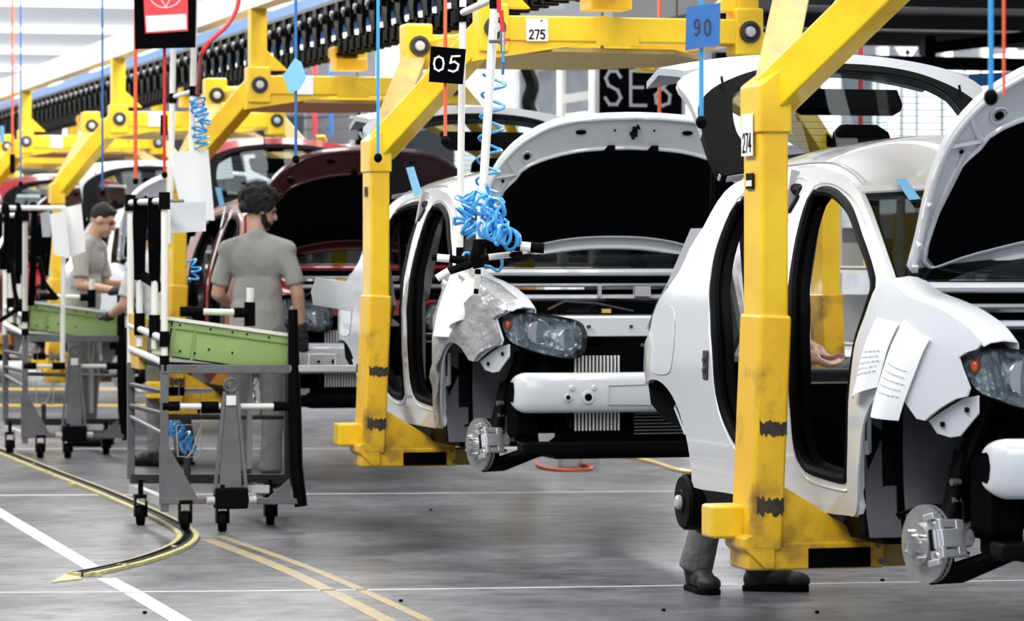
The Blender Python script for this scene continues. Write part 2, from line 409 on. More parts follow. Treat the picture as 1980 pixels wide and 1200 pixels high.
railpx = [Vector(US(*p)) for p in [(1405, 366), (1440, 345), (1480, 335), (1520, 329), (1560, 325), (1600, 327), (1635, 343), (1659, 368)]]
rail = smooth_poly(railpx, False, 4)
def roof(m, parent):
    g = []; n = 24; x1 = rail[-1][0]
    for x, z in rail:
        yr = yside(x, z) - .004; d = max(0, x1 - x); h = .020 + .105 * min(1, d / .55) ** .8
        if x < -2.25: h += .01
        g.append([(x, yr * (2 * j / n - 1), z + .002 + h * (1 - abs(2 * j / n - 1) ** 2.6)) for j in range(n + 1)])
    MB().sheet(g, (0, 0, -.02)).build('roof', m, parent, sharp=60)
    # front header, curved forward, and the lip over the rear opening
    x, z = rail[-1]; yr = yside(x, z)
    hp = [(x + .02 + .05 * (1 - (t * 2 - 1) ** 2), yr * (t * 2 - 1), z - .005 + .02 * (1 - (t * 2 - 1) ** 2)) for t in [i / 16 for i in range(17)]]
    MB().tube(hp, .022, 8).build('windscreen_header', m, parent)
    # rain channels each side
    for s in (-1, 1):
        MB().tube([(x, s * (yside(x, z) - .035), z + .022) for x, z in rail[2:-1]], .0035, 6).build('roof_moulding', 'silver', parent)
HH = Vector((-.275, 0, 1.32)); HD = Vector((.568, 0, .823)); HN = Vector((.823, 0, -.568))
def hp(u, v, off=0): return HH + HD * v + Vector((0, u, 0)) - HN * (.035 * (1 - min(1, abs(u) / .72) ** 2) - .05 * max(0, v - .55)) + HN * off
def mirr(h): return [(-a, b) for a, b in h] + [(a, b) for a, b in h[::-1] if a > 1e-6]
def hood(m, parent):
    out = mirr([(0, .935), (.2, .928), (.38, .905), (.5, .85), (.6, .76), (.67, .63), (.70, .45), (.695, .2), (.68, .0), (.5, .07), (.25, .125), (0, .14)])
    out = resample(smooth_poly([Vector(p) for p in out], True, 3), .045)
    v, f = cdt(out, [], .08)
    r = shell(MB(), v, f, lambda a, b: hp(a, b), -HN * .03).build('hood', m, parent, sharp=50)
    # raised rim lip
    MB().tube([hp(a * .985, b - .012 * (1 if b > .3 else -1), .004) for a, b in out], .012, 8, closed=True).build('rim', m, r)
    ins = mirr([(0, .735), (.25, .72), (.42, .675), (.52, .62), (.55, .56), (.60, .50), (.63, .40), (.64, .12), (.5, .15), (.25, .21), (0, .225)])
    ins = resample(smooth_poly([Vector(p) for p in ins], True, 3), .05); v, f = cdt(ins, [], .08)
    shell(MB(), v, f, lambda a, b: hp(a, b, .012), -HN * .010).build('insulation', 'felt', r)
    MB().tube([hp(a * 1.02, .45 + (b - .45) * 1.03, .004) for a, b in ins], .010, 8, closed=True).build('inner_ridge', m, r)
    def oval(u, v_, a, b, o=.006):
        pts = [hp(u + a * cos(t * pi / 8), v_ + b * sin(t * pi / 8), o) for t in range(16)]; return pts
    for u, v_, a, b in ((-.27, .84, .028, .013), (.27, .84, .028, .013), (-.52, .70, .016, .016), (.52, .70, .016, .016), (-.1, .85, .006, .006), (.1, .85, .006, .006), (-.62, .56, .008, .008), (.62, .56, .008, .008)):
        MB().prism(oval(u, v_, a, b), HN * .003).build('frame_hole', 'felt', r)
    for u in (-.11, .11):
        MB().prism([hp(u - .03, .73, .012), hp(u + .03, .73, .012), hp(u + .025, .765, .012), hp(u - .01, .765, .012)], HN * .006).build('clip', 'black', r)
    for u in (-.52, .52): MB().tube([hp(u + .03 * cos(t * pi / 8), .70 + .03 * sin(t * pi / 8), .005) for t in range(16)], .004, 6, closed=True).build('boss_ring', m, r)
    for s in (-1, 1):
        MB().bar(hp(s * .60, .56, .008), hp(s * .66, .30, .008), .018, .012).bar(hp(s * .62, .70, .006), hp(s * .56, .60, .008), .016, .012).bar(hp(s * .56, .60, .008), hp(s * .67, .58, .006), .012, .012).build('stiffener', m, r)
        MB().bar(hp(s * .69, .12, .02), (HH.x - .02, s * .66, 1.26), .022, .012).build('hood_hinge', m, r)
        for q_ in (.2, .36): MB().cyl(hp(s * .69, q_, .0), hp(s * .69, q_, .03), .010).build('rubber_stop', 'lgrey', r)
    l = MB().cbox(hp(0, .845, .012), (.03, .022, .05)).cyl(hp(-.012, .83, .0), hp(-.012, .83, .045), .009).cyl(hp(.014, .875, .0), hp(.014, .875, .03), .006)
    l.build('latch_striker', 'black', r)
TB = Vector((-2.47, 0, 1.735)); TD = Vector((-.46, 0, .405)).normalized(); TN = Vector((TD.z, 0, -TD.x))
def tp(u, s, off=0): return TB + TD * s + Vector((0, u, 0)) + TN * (.02 + .10 * (1 - min(1, abs(u) / .66) ** 2)) + TN * off
def tailgate(m, parent):
    sm = lambda h: resample(smooth_poly([Vector(p) for p in mirr(h)], True, 3), .04)
    out = sm([(0, .67), (.35, .665), (.55, .65), (.66, .60), (.645, .5), (.635, .38), (.63, .05), (.56, -.02), (0, -.02)])
    blk = sm([(0, .60), (.3, .59), (.47, .545), (.575, .48), (.628, .37), (.632, .04), (.56, -.015), (0, -.015)])
    opn = sm([(0, .555), (.3, .545), (.44, .49), (.48, .42), (.51, .25), (.49, .12), (.44, .05), (0, .05)])
    v, f = cdt(out, [opn], .07)
    r = shell(MB(), v, f, lambda a, b: tp(a, b), -TN * .03).build('tailgate', m, parent, sharp=50)
    v, f = cdt(blk, [opn], .05); shell(MB(), v, f, lambda a, b: tp(a, b, .006), -TN * .04).build('window_surround', 'rubber', r)
    v, f = cdt(opn, [], .09); gl = shell(MB(), v, f, lambda a, b: tp(a, b, -.002), -TN * .004).build('rear_window', 'wglass', r)
    h = MB()
    for i in range(9): s_ = .12 + i * .042; h.bar(tp(-.46, s_, .0), tp(.46, s_, 0), .0015, .0015)
    h.build('heater_lines', 'dgrey', gl)
    g = []
    for i in range(11):
        y = -.62 + i * .124; g.append([tp(y, .655), tp(y, .655) + Vector((-.10, 0, .012)), tp(y, .655) + Vector((-.35, 0, .03)), tp(y, .655) + Vector((-.52, 0, -.02))])
    MB().sheet(g, (0, 0, -.03)).build('lower_panel', m, r, sharp=50)
    c = [tp(-.24, .50, -.03), tp(.25, .50, -.03), tp(.245, .40, -.03), tp(.20, .365, -.03), tp(-.2, .365, -.03), tp(-.235, .40, -.03)]
    MB().prism(c, -TN * .04).build('inner_trim', 'felt', r, bevel=.008)
    for u, s_ in ((-.12, .60), (.52, .47), (-.5, .50)): MB().bar(tp(u, s_ - .01, .004), tp(u, s_ + .045, .03), .008, .008).build('locating_pin', 'black', r)
    MB().prism([(-2.50, y_, z_) for y_, z_ in ((-.13, 1.86), (.13, 1.86), (.10, 1.935), (.05, 1.965), (-.09, 1.965), (-.12, 1.935))], (-.06, 0, 0)).build('brake_light', 'felt', r, bevel=.01)
    for s in (-1, 1):
        MB().tube([tp(s * .575, .30, -.03), Vector((-2.75, s * .57, 1.45))], .010, 8).build('gas_strut', 'black', r)
def headlamp(s, parent):
    px = [(966, 612), (985, 604), (1030, 606), (1080, 612), (1118, 622), (1131, 640), (1133, 668), (1122, 688), (1095, 692), (1050, 685), (1010, 672), (985, 660), (972, 640)]
    def X_(p): t = max(0, (p - 966) / 167); return .12 + .27 * min(1, t * 1.15) ** .7
    def q(a, b):
        p = UX(a, b, X_(a) + P2); return Vector((p.x - P2, p.y, p.z - DZ2))
    pxs = resample(smooth_poly([Vector(p) for p in px], True, 4), 6); cx, cy = 1055, 650
    def ring(k, dx): return [q(cx + (a - cx) * k, cy + (b - cy) * k) + Vector((dx, 0, 0)) for a, b in pxs]
    def flip(l): return [Vector((p.x, p.y if s < 0 else -p.y, p.z)) for p in l]
    def loft(mb, rings, cap=True):
        n = len(rings[0]); vs = [p for r_ in rings for p in flip(r_)]; fs = []
        for i in range(len(rings) - 1):
            for k in range(n): fs.append((i * n + k, i * n + (k + 1) % n, (i + 1) * n + (k + 1) % n, (i + 1) * n + k))
        if cap: fs.append(tuple(range(n))[::-1]); fs.append(tuple((len(rings) - 1) * n + k for k in range(n)))
        return mb.add(vs, fs)
    r = loft(MB(), [ring(.85, -.14), ring(1.03, -.05), ring(1.03, .0), ring(.985, .004), ring(.96, -.006), ring(.93, -.05)]).build('headlamp', 'black', parent, sharp=50)
    v, f = cdt([Vector((a, b)) for a, b in pxs], [], 9)
    mbx = MB()
    def lens(a, b, d):
        k = max(0, 1 - ((a - cx) / 90) ** 2) * max(0, 1 - ((b - cy) / 46) ** 2); p = q(a, b) + Vector((d + .02 * k, 0, 0)); return p if s < 0 else Vector((p.x, -p.y, p.z))
    sc = lambda a, b, k: (cx + (a - cx) * k, cy + (b - cy) * k)
    v2, f2 = cdt([Vector(sc(a, b, .93)) for a, b in pxs], [], 7)
    rnd = random.Random(3); jit = {}
    def facet(a, b):
        if (a, b) not in jit: jit[(a, b)] = rnd.uniform(-.022, .012)
        return lens(a, b, -.035 + jit[(a, b)])
    shell(mbx, v2, f2, facet, (-.005, 0, 0)).build('reflector', 'lens', r, sharp=10)
    for a, b, rad in ((1042, 642, .056), (1098, 656, .046)):
        c = lens(a, b, -.010); ax = Vector((1, -.12 * -s * -1, 0)).normalized()
        bowl = MB().lathe(c, ax, [(-.045, .012), (-.03, rad * .7), (.002, rad), (.006, rad * 1.06), (.0, rad * 1.1)], 24).build('bowl', 'chrome', r)
        MB().ball(c + ax * -.02, .011, 12, 8).build('bulb', 'lgrey', bowl)
    MB().ball(lens(984, 627, -.006), .019, 12, 8, sc=(.6, 1, 1.2)).build('indicator_bulb', 'amber', r)
    p_ = [(968, 612), (1003, 612), (1012, 655), (985, 655)]
    MB().bar(lens(1008, 612, -.003), lens(1020, 668, -.003), .012, .012).bar(lens(1000, 612, -.006), lens(1010, 665, -.006), .006, .012).bar(lens(1020, 612, -.004), lens(1112, 628, -.004), .008, .012).bar(lens(1022, 668, -.004), lens(1104, 682, -.004), .010, .012).bar(lens(1112, 628, -.004), lens(1122, 662, -.004), .008, .012).build('divider', 'chrome', r)
    shell(MB(), v, f, lambda a, b: lens(a, b, .006), (-.003, 0, 0)).build('lens_cover', 'glass', r)
def corner_gear(s, parent):
    """front hub with disc, caliper and arm"""
    a = R(13); n = Vector((sin(a), s * cos(a), 0)); c = Vector((0, s * .735, .503)); t = Vector((cos(a), -s * sin(a), 0)); up = Vector((0, 0, 1))
    d = MB().lathe(c, n, [(-.030, .03), (-.030, .128), (-.020, .129), (-.019, .118), (-.010, .118), (-.009, .129), (0, .128), (.0, .072), (.028, .068), (.030, .035)], 48).build('brake_disc', 'disc', parent, sharp=30)
    v_ = MB()
    for i in range(36):
        th = 2 * pi * i / 36; e = t * cos(th) + up * sin(th); v_.bar(c + n * -.0145 + e * .10, c + n * -.0145 + e * .1265, .004, .011, up=n)
    v_.build('cooling_vanes', 'dgrey', d)
    h = MB().lathe(c, n, [(.028, .036), (.052, .033), (.056, .024), (.060, .008)], 24).build('hub_centre', 'chrome', d)
    for i in range(4):
        th = 2 * pi * i / 4 + .6; e = (t * cos(th) + up * sin(th)) * .05; MB().cyl(c + n * .028 + e, c + n * .046 + e, .006, 10).build('wheel_stud', 'chrome', d)
    # caliper wraps the leading edge of the disc
    th = R(12); e = t * cos(th) + up * sin(th); f_ = -t * sin(th) + up * cos(th); cc = c + e * .115
    rot = Matrix((e, f_, n)).transposed()
    m = MB().cbox(cc + n * .024, (.07, .13, .022), rot).cbox(cc + n * -.048 + e * -.004, (.075, .115, .035), rot).cbox(cc + e * .026 - n * .01, (.026, .06, .085), rot)
    m.cbox(cc + e * .016 + f_ * .048 - n * .01, (.03, .026, .085), rot).cbox(cc + e * .016 - f_ * .048 - n * .01, (.03, .026, .085), rot)
    m.cyl(cc - n * .06, cc - n * .105, .030, 20)
    cal = m.build('brake_caliper', 'cast', parent, bevel=.006, seg=3)
    MB().cbox(cc + n * .030 + e * -.016, (.026, .07, .014), rot).build('brake_pad', 'black', cal, bevel=.002)
    for k in (-1, 1):
        MB().cyl(cc + f_ * .052 * k - n * .09, cc + f_ * .052 * k + n * .040, .010, 12).build('slide_pin', 'chrome', cal)
        MB().cbox(cc + n * .036 + f_ * .075 * k + e * -.01, (.06, .022, .02), rot).build('carrier_arm', 'cast', cal, bevel=.004)
    MB().bar(cc + n * .037 + f_ * .03, cc + n * .037 - f_ * .03, .004, .006).bar(cc + n * .037 + f_ * .03 + e * .02, cc + n * .037 - f_ * .03 + e * .02, .004, .006).build('pad_spring', 'chrome', cal)
    # knuckle, strut, arm, link
    MB().tube([c - n * .03 + up * .0, c - n * .10 + up * .05, c - n * .12 + up * .16, c - n * .15 + up * .30], [.05, .045, .03, .026], 12).tube([c - n * .06, c - n * .09 - up * .07, c - n * .07 - up * .11], [.04, .03, .024], 10).build('knuckle', 'black', parent)
    MB().cyl(c - n * .14 + up * .22, c - n * .34 + up * .60, .030, 16).cyl(c - n * .13 + up * .14, c - n * .14 + up * .24, .024).build('strut', 'black', parent)
    for q_ in (.20, .14): MB().cyl(c - n * .128 + up * q_ + t * .02, c - n * .095 + up * q_ + t * .02, .013, 6).build('strut_bolt', 'grey', parent)
    MB().tube([c + Vector((0, -s * .02, -.115)), c + Vector((.02, -s * .12, -.10)), c + Vector((0, -s * .30, -.03)), c + Vector((-.04, -s * .44, -.02))], [.020, .030, .036, .03], 10).tube([c + Vector((.03, -s * .05, -.09)), c + Vector((.10, -s * .25, -.02)), c + Vector((.14, -s * .4, 0))], [.018, .02, .022], 8).build('control_arm', 'black', parent)
    MB().tube([c - n * .13 + up * .12 - t * .0, c - n * .12 + up * .11 - t * .16, c - n * .04 + up * .08 - t * .22], [.007, .007, .006], 8).build('brake_hose', 'rubber', parent)
    MB().cyl(c - n * .10 + up * .03, c + Vector((.05, -s * .42, .09)), .013, 10).cyl(c - n * .11 + up * .03 + t * .03, c - n * .16 + up * .06 + t * .05, .016, 10).build('tie_rod', 'dgrey', parent)
def car(x, dz, paint, label, full=True, frame_paint=None):
    r = root('car', (0, 0, 0), label, 'car', 'hatchback bodies on the line'); fp = frame_paint or paint
    for s in (-1, 1):
        side_panel(s, paint, r)
        for h in (hole1, hole2): flange(h, s, 'rubber', r, paint=paint); seal(h, s, r)
    roof(paint, r); hood(fp, r); tailgate(fp if paint == 'darkred' else ('silver' if paint == 'white' else paint), r)
    # windscreen
    A = [Vector(US(*p)) for p in ((1659, 368), (1676, 405), (1692, 450), (1709, 500), (1724, 544))]; g = []
    for x_, z_ in A:
        y_ = yside(x_, z_) - .02; g.append([(x_ + .10 * (1 - (t / 6) ** 2), y_ * t / 6, z_ + .005) for t in range(-6, 7)])
    MB().sheet(g, (-.004, 0, 0)).build('windscreen', 'wscreen', r)
    xb, zb = A[-1]
    MB().tube([(xb + .015 + .10 * (1 - (t / 8) ** 2), (yside(xb, zb) - .03) * t / 8, zb - .02) for t in range(-8, 9)], .018, 8).build('cowl_edge', fp, r)
    # interior shell
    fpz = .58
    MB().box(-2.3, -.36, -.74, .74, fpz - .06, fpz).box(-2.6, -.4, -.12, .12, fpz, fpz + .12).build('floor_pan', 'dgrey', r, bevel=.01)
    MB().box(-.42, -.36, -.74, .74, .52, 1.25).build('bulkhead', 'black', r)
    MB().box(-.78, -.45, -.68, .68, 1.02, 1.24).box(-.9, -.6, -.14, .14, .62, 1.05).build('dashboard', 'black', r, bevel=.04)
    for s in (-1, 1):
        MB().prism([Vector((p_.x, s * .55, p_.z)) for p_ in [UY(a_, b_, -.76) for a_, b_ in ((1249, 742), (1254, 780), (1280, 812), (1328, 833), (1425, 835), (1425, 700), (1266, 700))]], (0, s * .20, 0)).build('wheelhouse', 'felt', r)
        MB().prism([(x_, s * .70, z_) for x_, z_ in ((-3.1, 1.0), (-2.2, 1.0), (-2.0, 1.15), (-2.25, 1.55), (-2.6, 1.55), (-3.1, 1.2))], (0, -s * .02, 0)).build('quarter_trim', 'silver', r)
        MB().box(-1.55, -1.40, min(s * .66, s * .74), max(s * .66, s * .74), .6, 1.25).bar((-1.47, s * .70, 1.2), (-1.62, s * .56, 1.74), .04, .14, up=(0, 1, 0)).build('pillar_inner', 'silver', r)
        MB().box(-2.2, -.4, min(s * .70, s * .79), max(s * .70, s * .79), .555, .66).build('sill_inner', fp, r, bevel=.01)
    MB().box(-2.94, -2.88, -.58, .58, .84, .98).box(-2.9, -2.3, -.58, .58, .86, .90).build('rear_crossmember', 'dgrey', r, bevel=.02)
    MB().bar((-2.1, -.6, 1.0), (-2.25, -.6, 1.62), .03, .05).box(-2.25, -2.05, -.55, .55, .62, .95).build('rear_seat_frame', 'black', r)
    # rear corner wraps behind the quarter panels
    for s in (-1, 1):
        g = []
        for z_ in (.75, .85, .95, 1.05, 1.15, 1.25, 1.32):
            row = []; xe = min(p[0] for p in bodyL if abs(p[1] - z_) < .06); ye = yside(xe, z_)
            for k in range(5): a_ = k / 4; row.append((xe - .10 * sin(a_ * pi / 2), s * (ye - .20 * (1 - cos(a_ * pi / 2)) - .004), z_))
            g.append(row)
        MB().sheet(g, (0, -s * .01, 0)).build('rear_corner', paint, r)
        q = [US(*p) for p in ((1268, 600), (1285, 590), (1303, 598), (1305, 640), (1300, 700), (1292, 722), (1262, 720), (1254, 690), (1258, 640))]
        v, f = cdt(resample([Vector(p) for p in smooth_poly([Vector(p) for p in q], True, 3)], .04), [], .06); shell(MB(), v, f, inY(s, .001), (0, s * .002, 0)).build('lamp_recess', paint, r)
        # drum and axle
        c = Vector((-2.585, s * .70, .466)); d = MB().lathe(c, (0, s, 0), [(-.06, .09), (-.055, .125), (-.03, .125), (-.025, .112), (.03, .110), (.042, .10), (.045, .05), (.05, .045)], 40).build('brake_drum', 'black', r, sharp=30)
        MB().lathe(c, (0, s, 0), [(.045, .030), (.062, .028), (.070, .018)], 20).build('hub_cap', 'lgrey', d)
        MB().tube([c + Vector((0, -s * .06, 0)), c + Vector((.12, -s * .10, .03)), (-2.15, s * .58, .54)], [.035, .03, .03], 10).build('trailing_arm', 'black', r)
        MB().cyl(c + Vector((-.08, -s * .12, 0)), c + Vector((-.06, -s * .13, .42)), .03, 12).build('damper', 'black', r)
        if full: fender(s, paint, r)
        # inner wing, wheel liner, sill skirt
        MB().box(-.36, .20, min(s * .42, s * .435), max(s * .42, s * .435), .52, 1.12).build('inner_wing', 'black', r)
        lp = [(-.285, .50), (-.315, .58), (-.335, .70), (-.34, .85), (-.325, .98), (-.28, 1.08), (-.20, 1.14), (-.05, 1.16)]
        MB().sheet([[(x_, s * .675, z_), (x_ + .004, s * .60, z_), (x_ + .002, s * .50, z_), (x_ + .01, s * .43, z_)] for x_, z_ in smooth_poly([Vector(q_) for q_ in lp], False, 3)], (-.006, 0, 0)).build('wheel_liner', 'liner', r)
        MB().sheet([[(x_ - .035, s * .80, z_), (x_ - .03, s * .73, z_), (x_ - .03, s * .685, z_)] for x_, z_ in lp[:6]], (-.006, 0, 0)).build('liner_edge', 'liner', r)
        MB().cyl((-.31, s * .62, .92), (-.325, s * .62, .92), .022, 14).build('liner_plug', 'dgrey', r)
        MB().tube([(-.33, s * .70, 1.02), (-.35, s * .69, .8), (-.34, s * .69, .5)], .006, 6).tube([(-.35, s * .64, 1.02), (-.37, s * .64, .8), (-.33, s * .64, .46)], .005, 6).build('liner_cable', 'rubber', r)
        MB().box(-.44, -.37, min(s * .60, s * .80), max(s * .60, s * .80), .50, 1.10).build('hinge_pillar', 'rubber', r, bevel=.01)
        MB().cbox((-.385, s * .79, .86), (.06, .02, .16)).cbox((-.37, s * .80, .80), (.05, .02, .05)).build('door_hinge', 'cast', r, bevel=.004)
        MB().prism([(-2.3, s * .76, .56), (-.38, s * .76, .56), (-.40, s * .72, .47), (-2.3, s * .72, .47)], (0, -s * .3, 0)).build('underbody_rail', 'black', r)
        corner_gear(s, r); headlamp(s, r)
        # bumper mounting flange below the fender
        e = [Vector(US(a, b, -.01)) for a, b in ((1783, 813), (1800, 838), (1825, 846), (1845, 843), (1880, 800), (1880, 764), (1850, 770), (1812, 793))]
        fl = MB().prism([(p[0], s * (yside(*p) - .03), p[1]) for p in e], (0, -s * .006, 0)).build('bumper_bracket', paint, r, bevel=.003)
        for a, b in ((1862, 792), (1815, 820)):
            x_, z_ = US(a, b, -.01); MB().cyl((x_, s * (yside(x_, z_) - .028), z_), (x_, s * (yside(x_, z_) - .018), z_), .009, 10).build('bolt', 'black', fl)
    MB().cbox((-1.93, -.856, 1.03), (.055, .008, .11)).cbox((-1.93, -.862, 1.05), (.03, .01, .02)).cbox((-1.93, -.862, 1.01), (.03, .01, .02)).build('lock_striker', 'dgrey', r, bevel=.006)
    MB().cyl((-2.59, -.55, .5), (-2.59, .55, .5), .035, 12).build('rear_axle', 'black', r)
    MB().cyl((-2.3, -.3, .50), (-1.0, .2, .50), .03).box(-2.2, -1.2, -.45, .45, .46, .52).build('underbody', 'black', r, bevel=.01)
    # nose
    MB().box(-.30, .27, -.48, .48, .50, .95).box(.1, .30, -.62, .62, .55, .8).build('engine_bay_tub', 'felt', r, bevel=.02)
    en = MB().cbox((-.05, .1, 1.02), (.3, .45, .2)).cyl((-.02, -.2, 1.06), (-.02, -.2, 1.16), .09, 20).cyl((.08, .2, 1.0), (.08, .42, 1.04), .06, 16).cbox((-.1, -.32, 1.0), (.22, .2, .18)).build('engine', 'black', r, bevel=.02)
    MB().tube([(.0, -.2, 1.15), (.06, -.1, 1.20), (.05, .1, 1.19), (-.02, .3, 1.16)], .012, 8).build('engine_hose', 'rubber', en)
    MB().tube([(.24, -.45, 1.16), (.22, -.36, 1.20), (.2, -.2, 1.19), (.18, 0, 1.15)], .006, 8).build('wiring_loom', 'dgrey', en)
    MB().tube([(.24, .02, .99), (.27, .08, .94), (.28, .16, .91), (.26, .2, .93)], .009, 8).build('coolant_pipe', 'lgrey', en)
    MB().cbox((.05, -.1, 1.15), (.03, .04, .02)).build('filler_cap', 'cardb', en)
    g = []
    for t in range(-10, 11):
        y_ = t * .045; x_ = .335 - .25 * (abs(y_)) ** 2; z0 = 1.035; g.append([(x_, y_, z0), (x_, y_, z0 + .085), (x_ - .012, y_, z0 + .095), (x_ - .09, y_, z0 + .10)])
    cr = MB().sheet(g, (-.006, 0, -.004)).build('radiator_crossmember', 'white' if paint == 'white' else paint, r)
    for y_ in (-.27, -.06, .12, .3): MB().cyl((.32, y_, 1.08), (.345, y_, 1.08), .008, 8).build('bolt', 'dgrey', cr)
    # bumper beam
    g = []
    prof = [(-.05, .655), (-.005, .650), (.012, .668), (.020, .70), (.020, .80), (.008, .832), (-.01, .842), (-.05, .838)]
    ts = [i / 10 * .92 for i in range(11)] + [.92 + .08 * sin(i * pi / 16) for i in range(1, 9)]; ts = [-q_ for q_ in ts[:0:-1]] + ts
    for t in ts:
        y_ = .64 * t; k = abs(t); x_ = .405 - .05 * k ** 3; e_ = .045 * (1 - math.sqrt(max(0, 1 - max(0, (k - .92) / .08) ** 2))); g.append([(x_ + a - e_ * .8, y_, b + .02 + (e_ if b < .72 else -e_)) for a, b in prof])
    bb = MB().sheet(g, (-.006, 0, 0)).build('bumper_beam', 'white', r, sharp=60)
    for y_, rr in ((-.40, .012), (-.30, .020)):
        MB().lathe((.424, y_, .745), (1, 0, 0), [(-.002, rr * 1.6), (.004, rr * 1.5), (.005, rr)], 16).build('tow_boss', 'white', bb); MB().cyl((.425, y_, .745), (.431, y_, .745), rr * .9, 14).build('tow_hole', 'felt', bb)
    for y_ in (-.38, -.27, .3): MB().lathe((.424, y_, .79), (1, 0, 0), [(0, .014), (.004, .010)], 12).build('dimple', 'white', bb)
    MB().bar((.427, -.20, .80), (.427, .55, .815), .004, .006).bar((.427, -.20, .71), (.427, .55, .70), .004, .006).bar((.427, -.2, .71), (.427, -.2, .8), .004, .006).build('beam_rib', 'silver', bb, bevel=.002)
    for y_ in (-.5, .5): MB().box(.2, .37, y_ - .05, y_ + .05, .69, .82).build('crash_box', 'silver', bb)
    # coolers
    ra = MB().box(.24, .30, -.42, .50, .52, .98).build('radiator', 'felt', r); f_ = MB()
    for i in range(13): f_.box(.30, .318, -.335 + i * .018, -.335 + i * .018 + .007, .58, .94)
    f_.build('cooler_fins', 'tube', ra); f_ = MB()
    for i in range(10): f_.box(.315, .325, -.04, .34, .56 + i * .016, .566 + i * .016)
    f_.build('condenser_fins', 'grey', ra); MB().bar((.33, -.45, .82), (.34, -.36, .60), .02, .02).build('stay', 'black', ra)
    MB().prism([(.28, -.52, .72), (.28, -.42, .72), (.28, -.43, .55), (.28, -.50, .50), (.28, -.52, .6)], (.02, 0, 0)).build('cooler_bracket', 'lgrey', ra, bevel=.004)
    MB().box(-.3, .25, -.42, .42, .44, .52).box(.22, .34, -.60, .60, .47, .53).build('subframe', 'black', r, bevel=.015)
    # cowl rails seen across the bay
    MB().tube([(-.20 + .10 * (1 - (t / 8) ** 2), .62 * t / 8, 1.275) for t in range(-8, 9)], .010, 6).build('cowl_rail', 'silver', r)
    MB().tube([(-.12 + .10 * (1 - (t / 8) ** 2), .58 * t / 8, 1.215) for t in range(-8, 9)], .015, 6).cbox((-.0, -.12, 1.245), (.02, .016, .06)).cbox((-.01, .10, 1.245), (.04, .08, .05)).build('cowl_rail', 'silver', r)
    MB().box(-.30, -.14, -.6, .6, 1.05, 1.20).box(-.34, -.22, -.6, .6, 1.28, 1.36).build('cowl_panel', 'black', r, bevel=.01)
    return r
car1 = car(0, 0, 'white', 'nearest white hatchback body, open tailgate and bare door openings, hung in the foreground yellow hanger')
# ------------------------------------------------------------------ more bodies down the line
def move_copy(src, x, dz, label, name='car', group='hatchback bodies on the line'):
    c = copy_tree(src); c.location = (x, 0, dz); c['label'] = label; c['group'] = group; return c
car2 = move_copy(car1, P2, DZ2, 'white hatchback body with raised hood, its front wing under a silver cover, second in line')
for ch in list(car2.children):
    pass
fender_flap = None
redcar = car(0, 0, 'red', 'red hatchback body with dark raised hood behind the curly-haired worker'); redcar.location = (-11.7, 0, .02)
white4 = move_copy(car1, -17.6, .0, 'white hatchback body behind the white paper sheets, fourth in the line')
darkc = copy_tree(redcar); darkc.location = (-23.5, 0, 0); darkc['label'] = 'red hatchback body beyond the farther cart at the left edge of the picture'
white6 = move_copy(car1, -29.5, 0, 'white hatchback body farthest but one along the line')
white7 = move_copy(car1, -35.5, 0, 'white hatchback body farthest along the line')
def repaint(rt, frm, to):
    for ch in rt.children:
        for o in [ch] + list(ch.children):
            if o.type == 'MESH' and o.data.materials and o.data.materials[0] == M[frm]:
                o.material_slots[0].link = 'OBJECT'; o.material_slots[0].material = M[to]
def repaint_part(rt, names, to):
    for ch in rt.children:
        if ch.name.split('.')[0] in names:
            for o in [ch] + list(ch.children):
                if o.type == 'MESH' and o.material_slots[0].material in (M['white'], M['red'], M['silver']):
                    o.material_slots[0].link = 'OBJECT'; o.material_slots[0].material = M[to]
repaint_part(redcar, ('hood',), 'darkred'); repaint_part(darkc, ('hood',), 'darkred')
# blue masking tape strips lying over roof edge and windscreen
def tape(pxs, Y, dx, label, th=.003):
    pts = [UX(a, b, dx + (.10 if k_ > 1 and dx > -.9 else 0)) if dx else UY(a, b, Y) for k_, (a, b) in enumerate(pxs)]
    MBt = MB(); n = 6; g = []
    for i in range(n + 1):
        t = i / n; g.append([pts[0].lerp(pts[3], t), pts[1].lerp(pts[2], t)])
    o = MBt.sheet(g, (-th, 0, 0) if dx else (0, -th, 0)).build('masking_tape', 'lblue', loc=pts[0]); tag(o, label, 'tape', 'blue masking tape strips'); return o
tape([(1731, 346), (1751, 344), (1792, 401), (1769, 402)], -.42, -.80, 'light blue tape strip hanging over the windscreen top of the nearest white car')
tape([(786, 324), (800, 322), (816, 374), (802, 380)], -.88, 0, 'light blue tape strip on the roof corner of the second white car')
tape([(416, 362), (427, 362), (434, 396), (425, 400)], -.95, -12.8, 'light blue tape strip on the red car behind the white sheets')
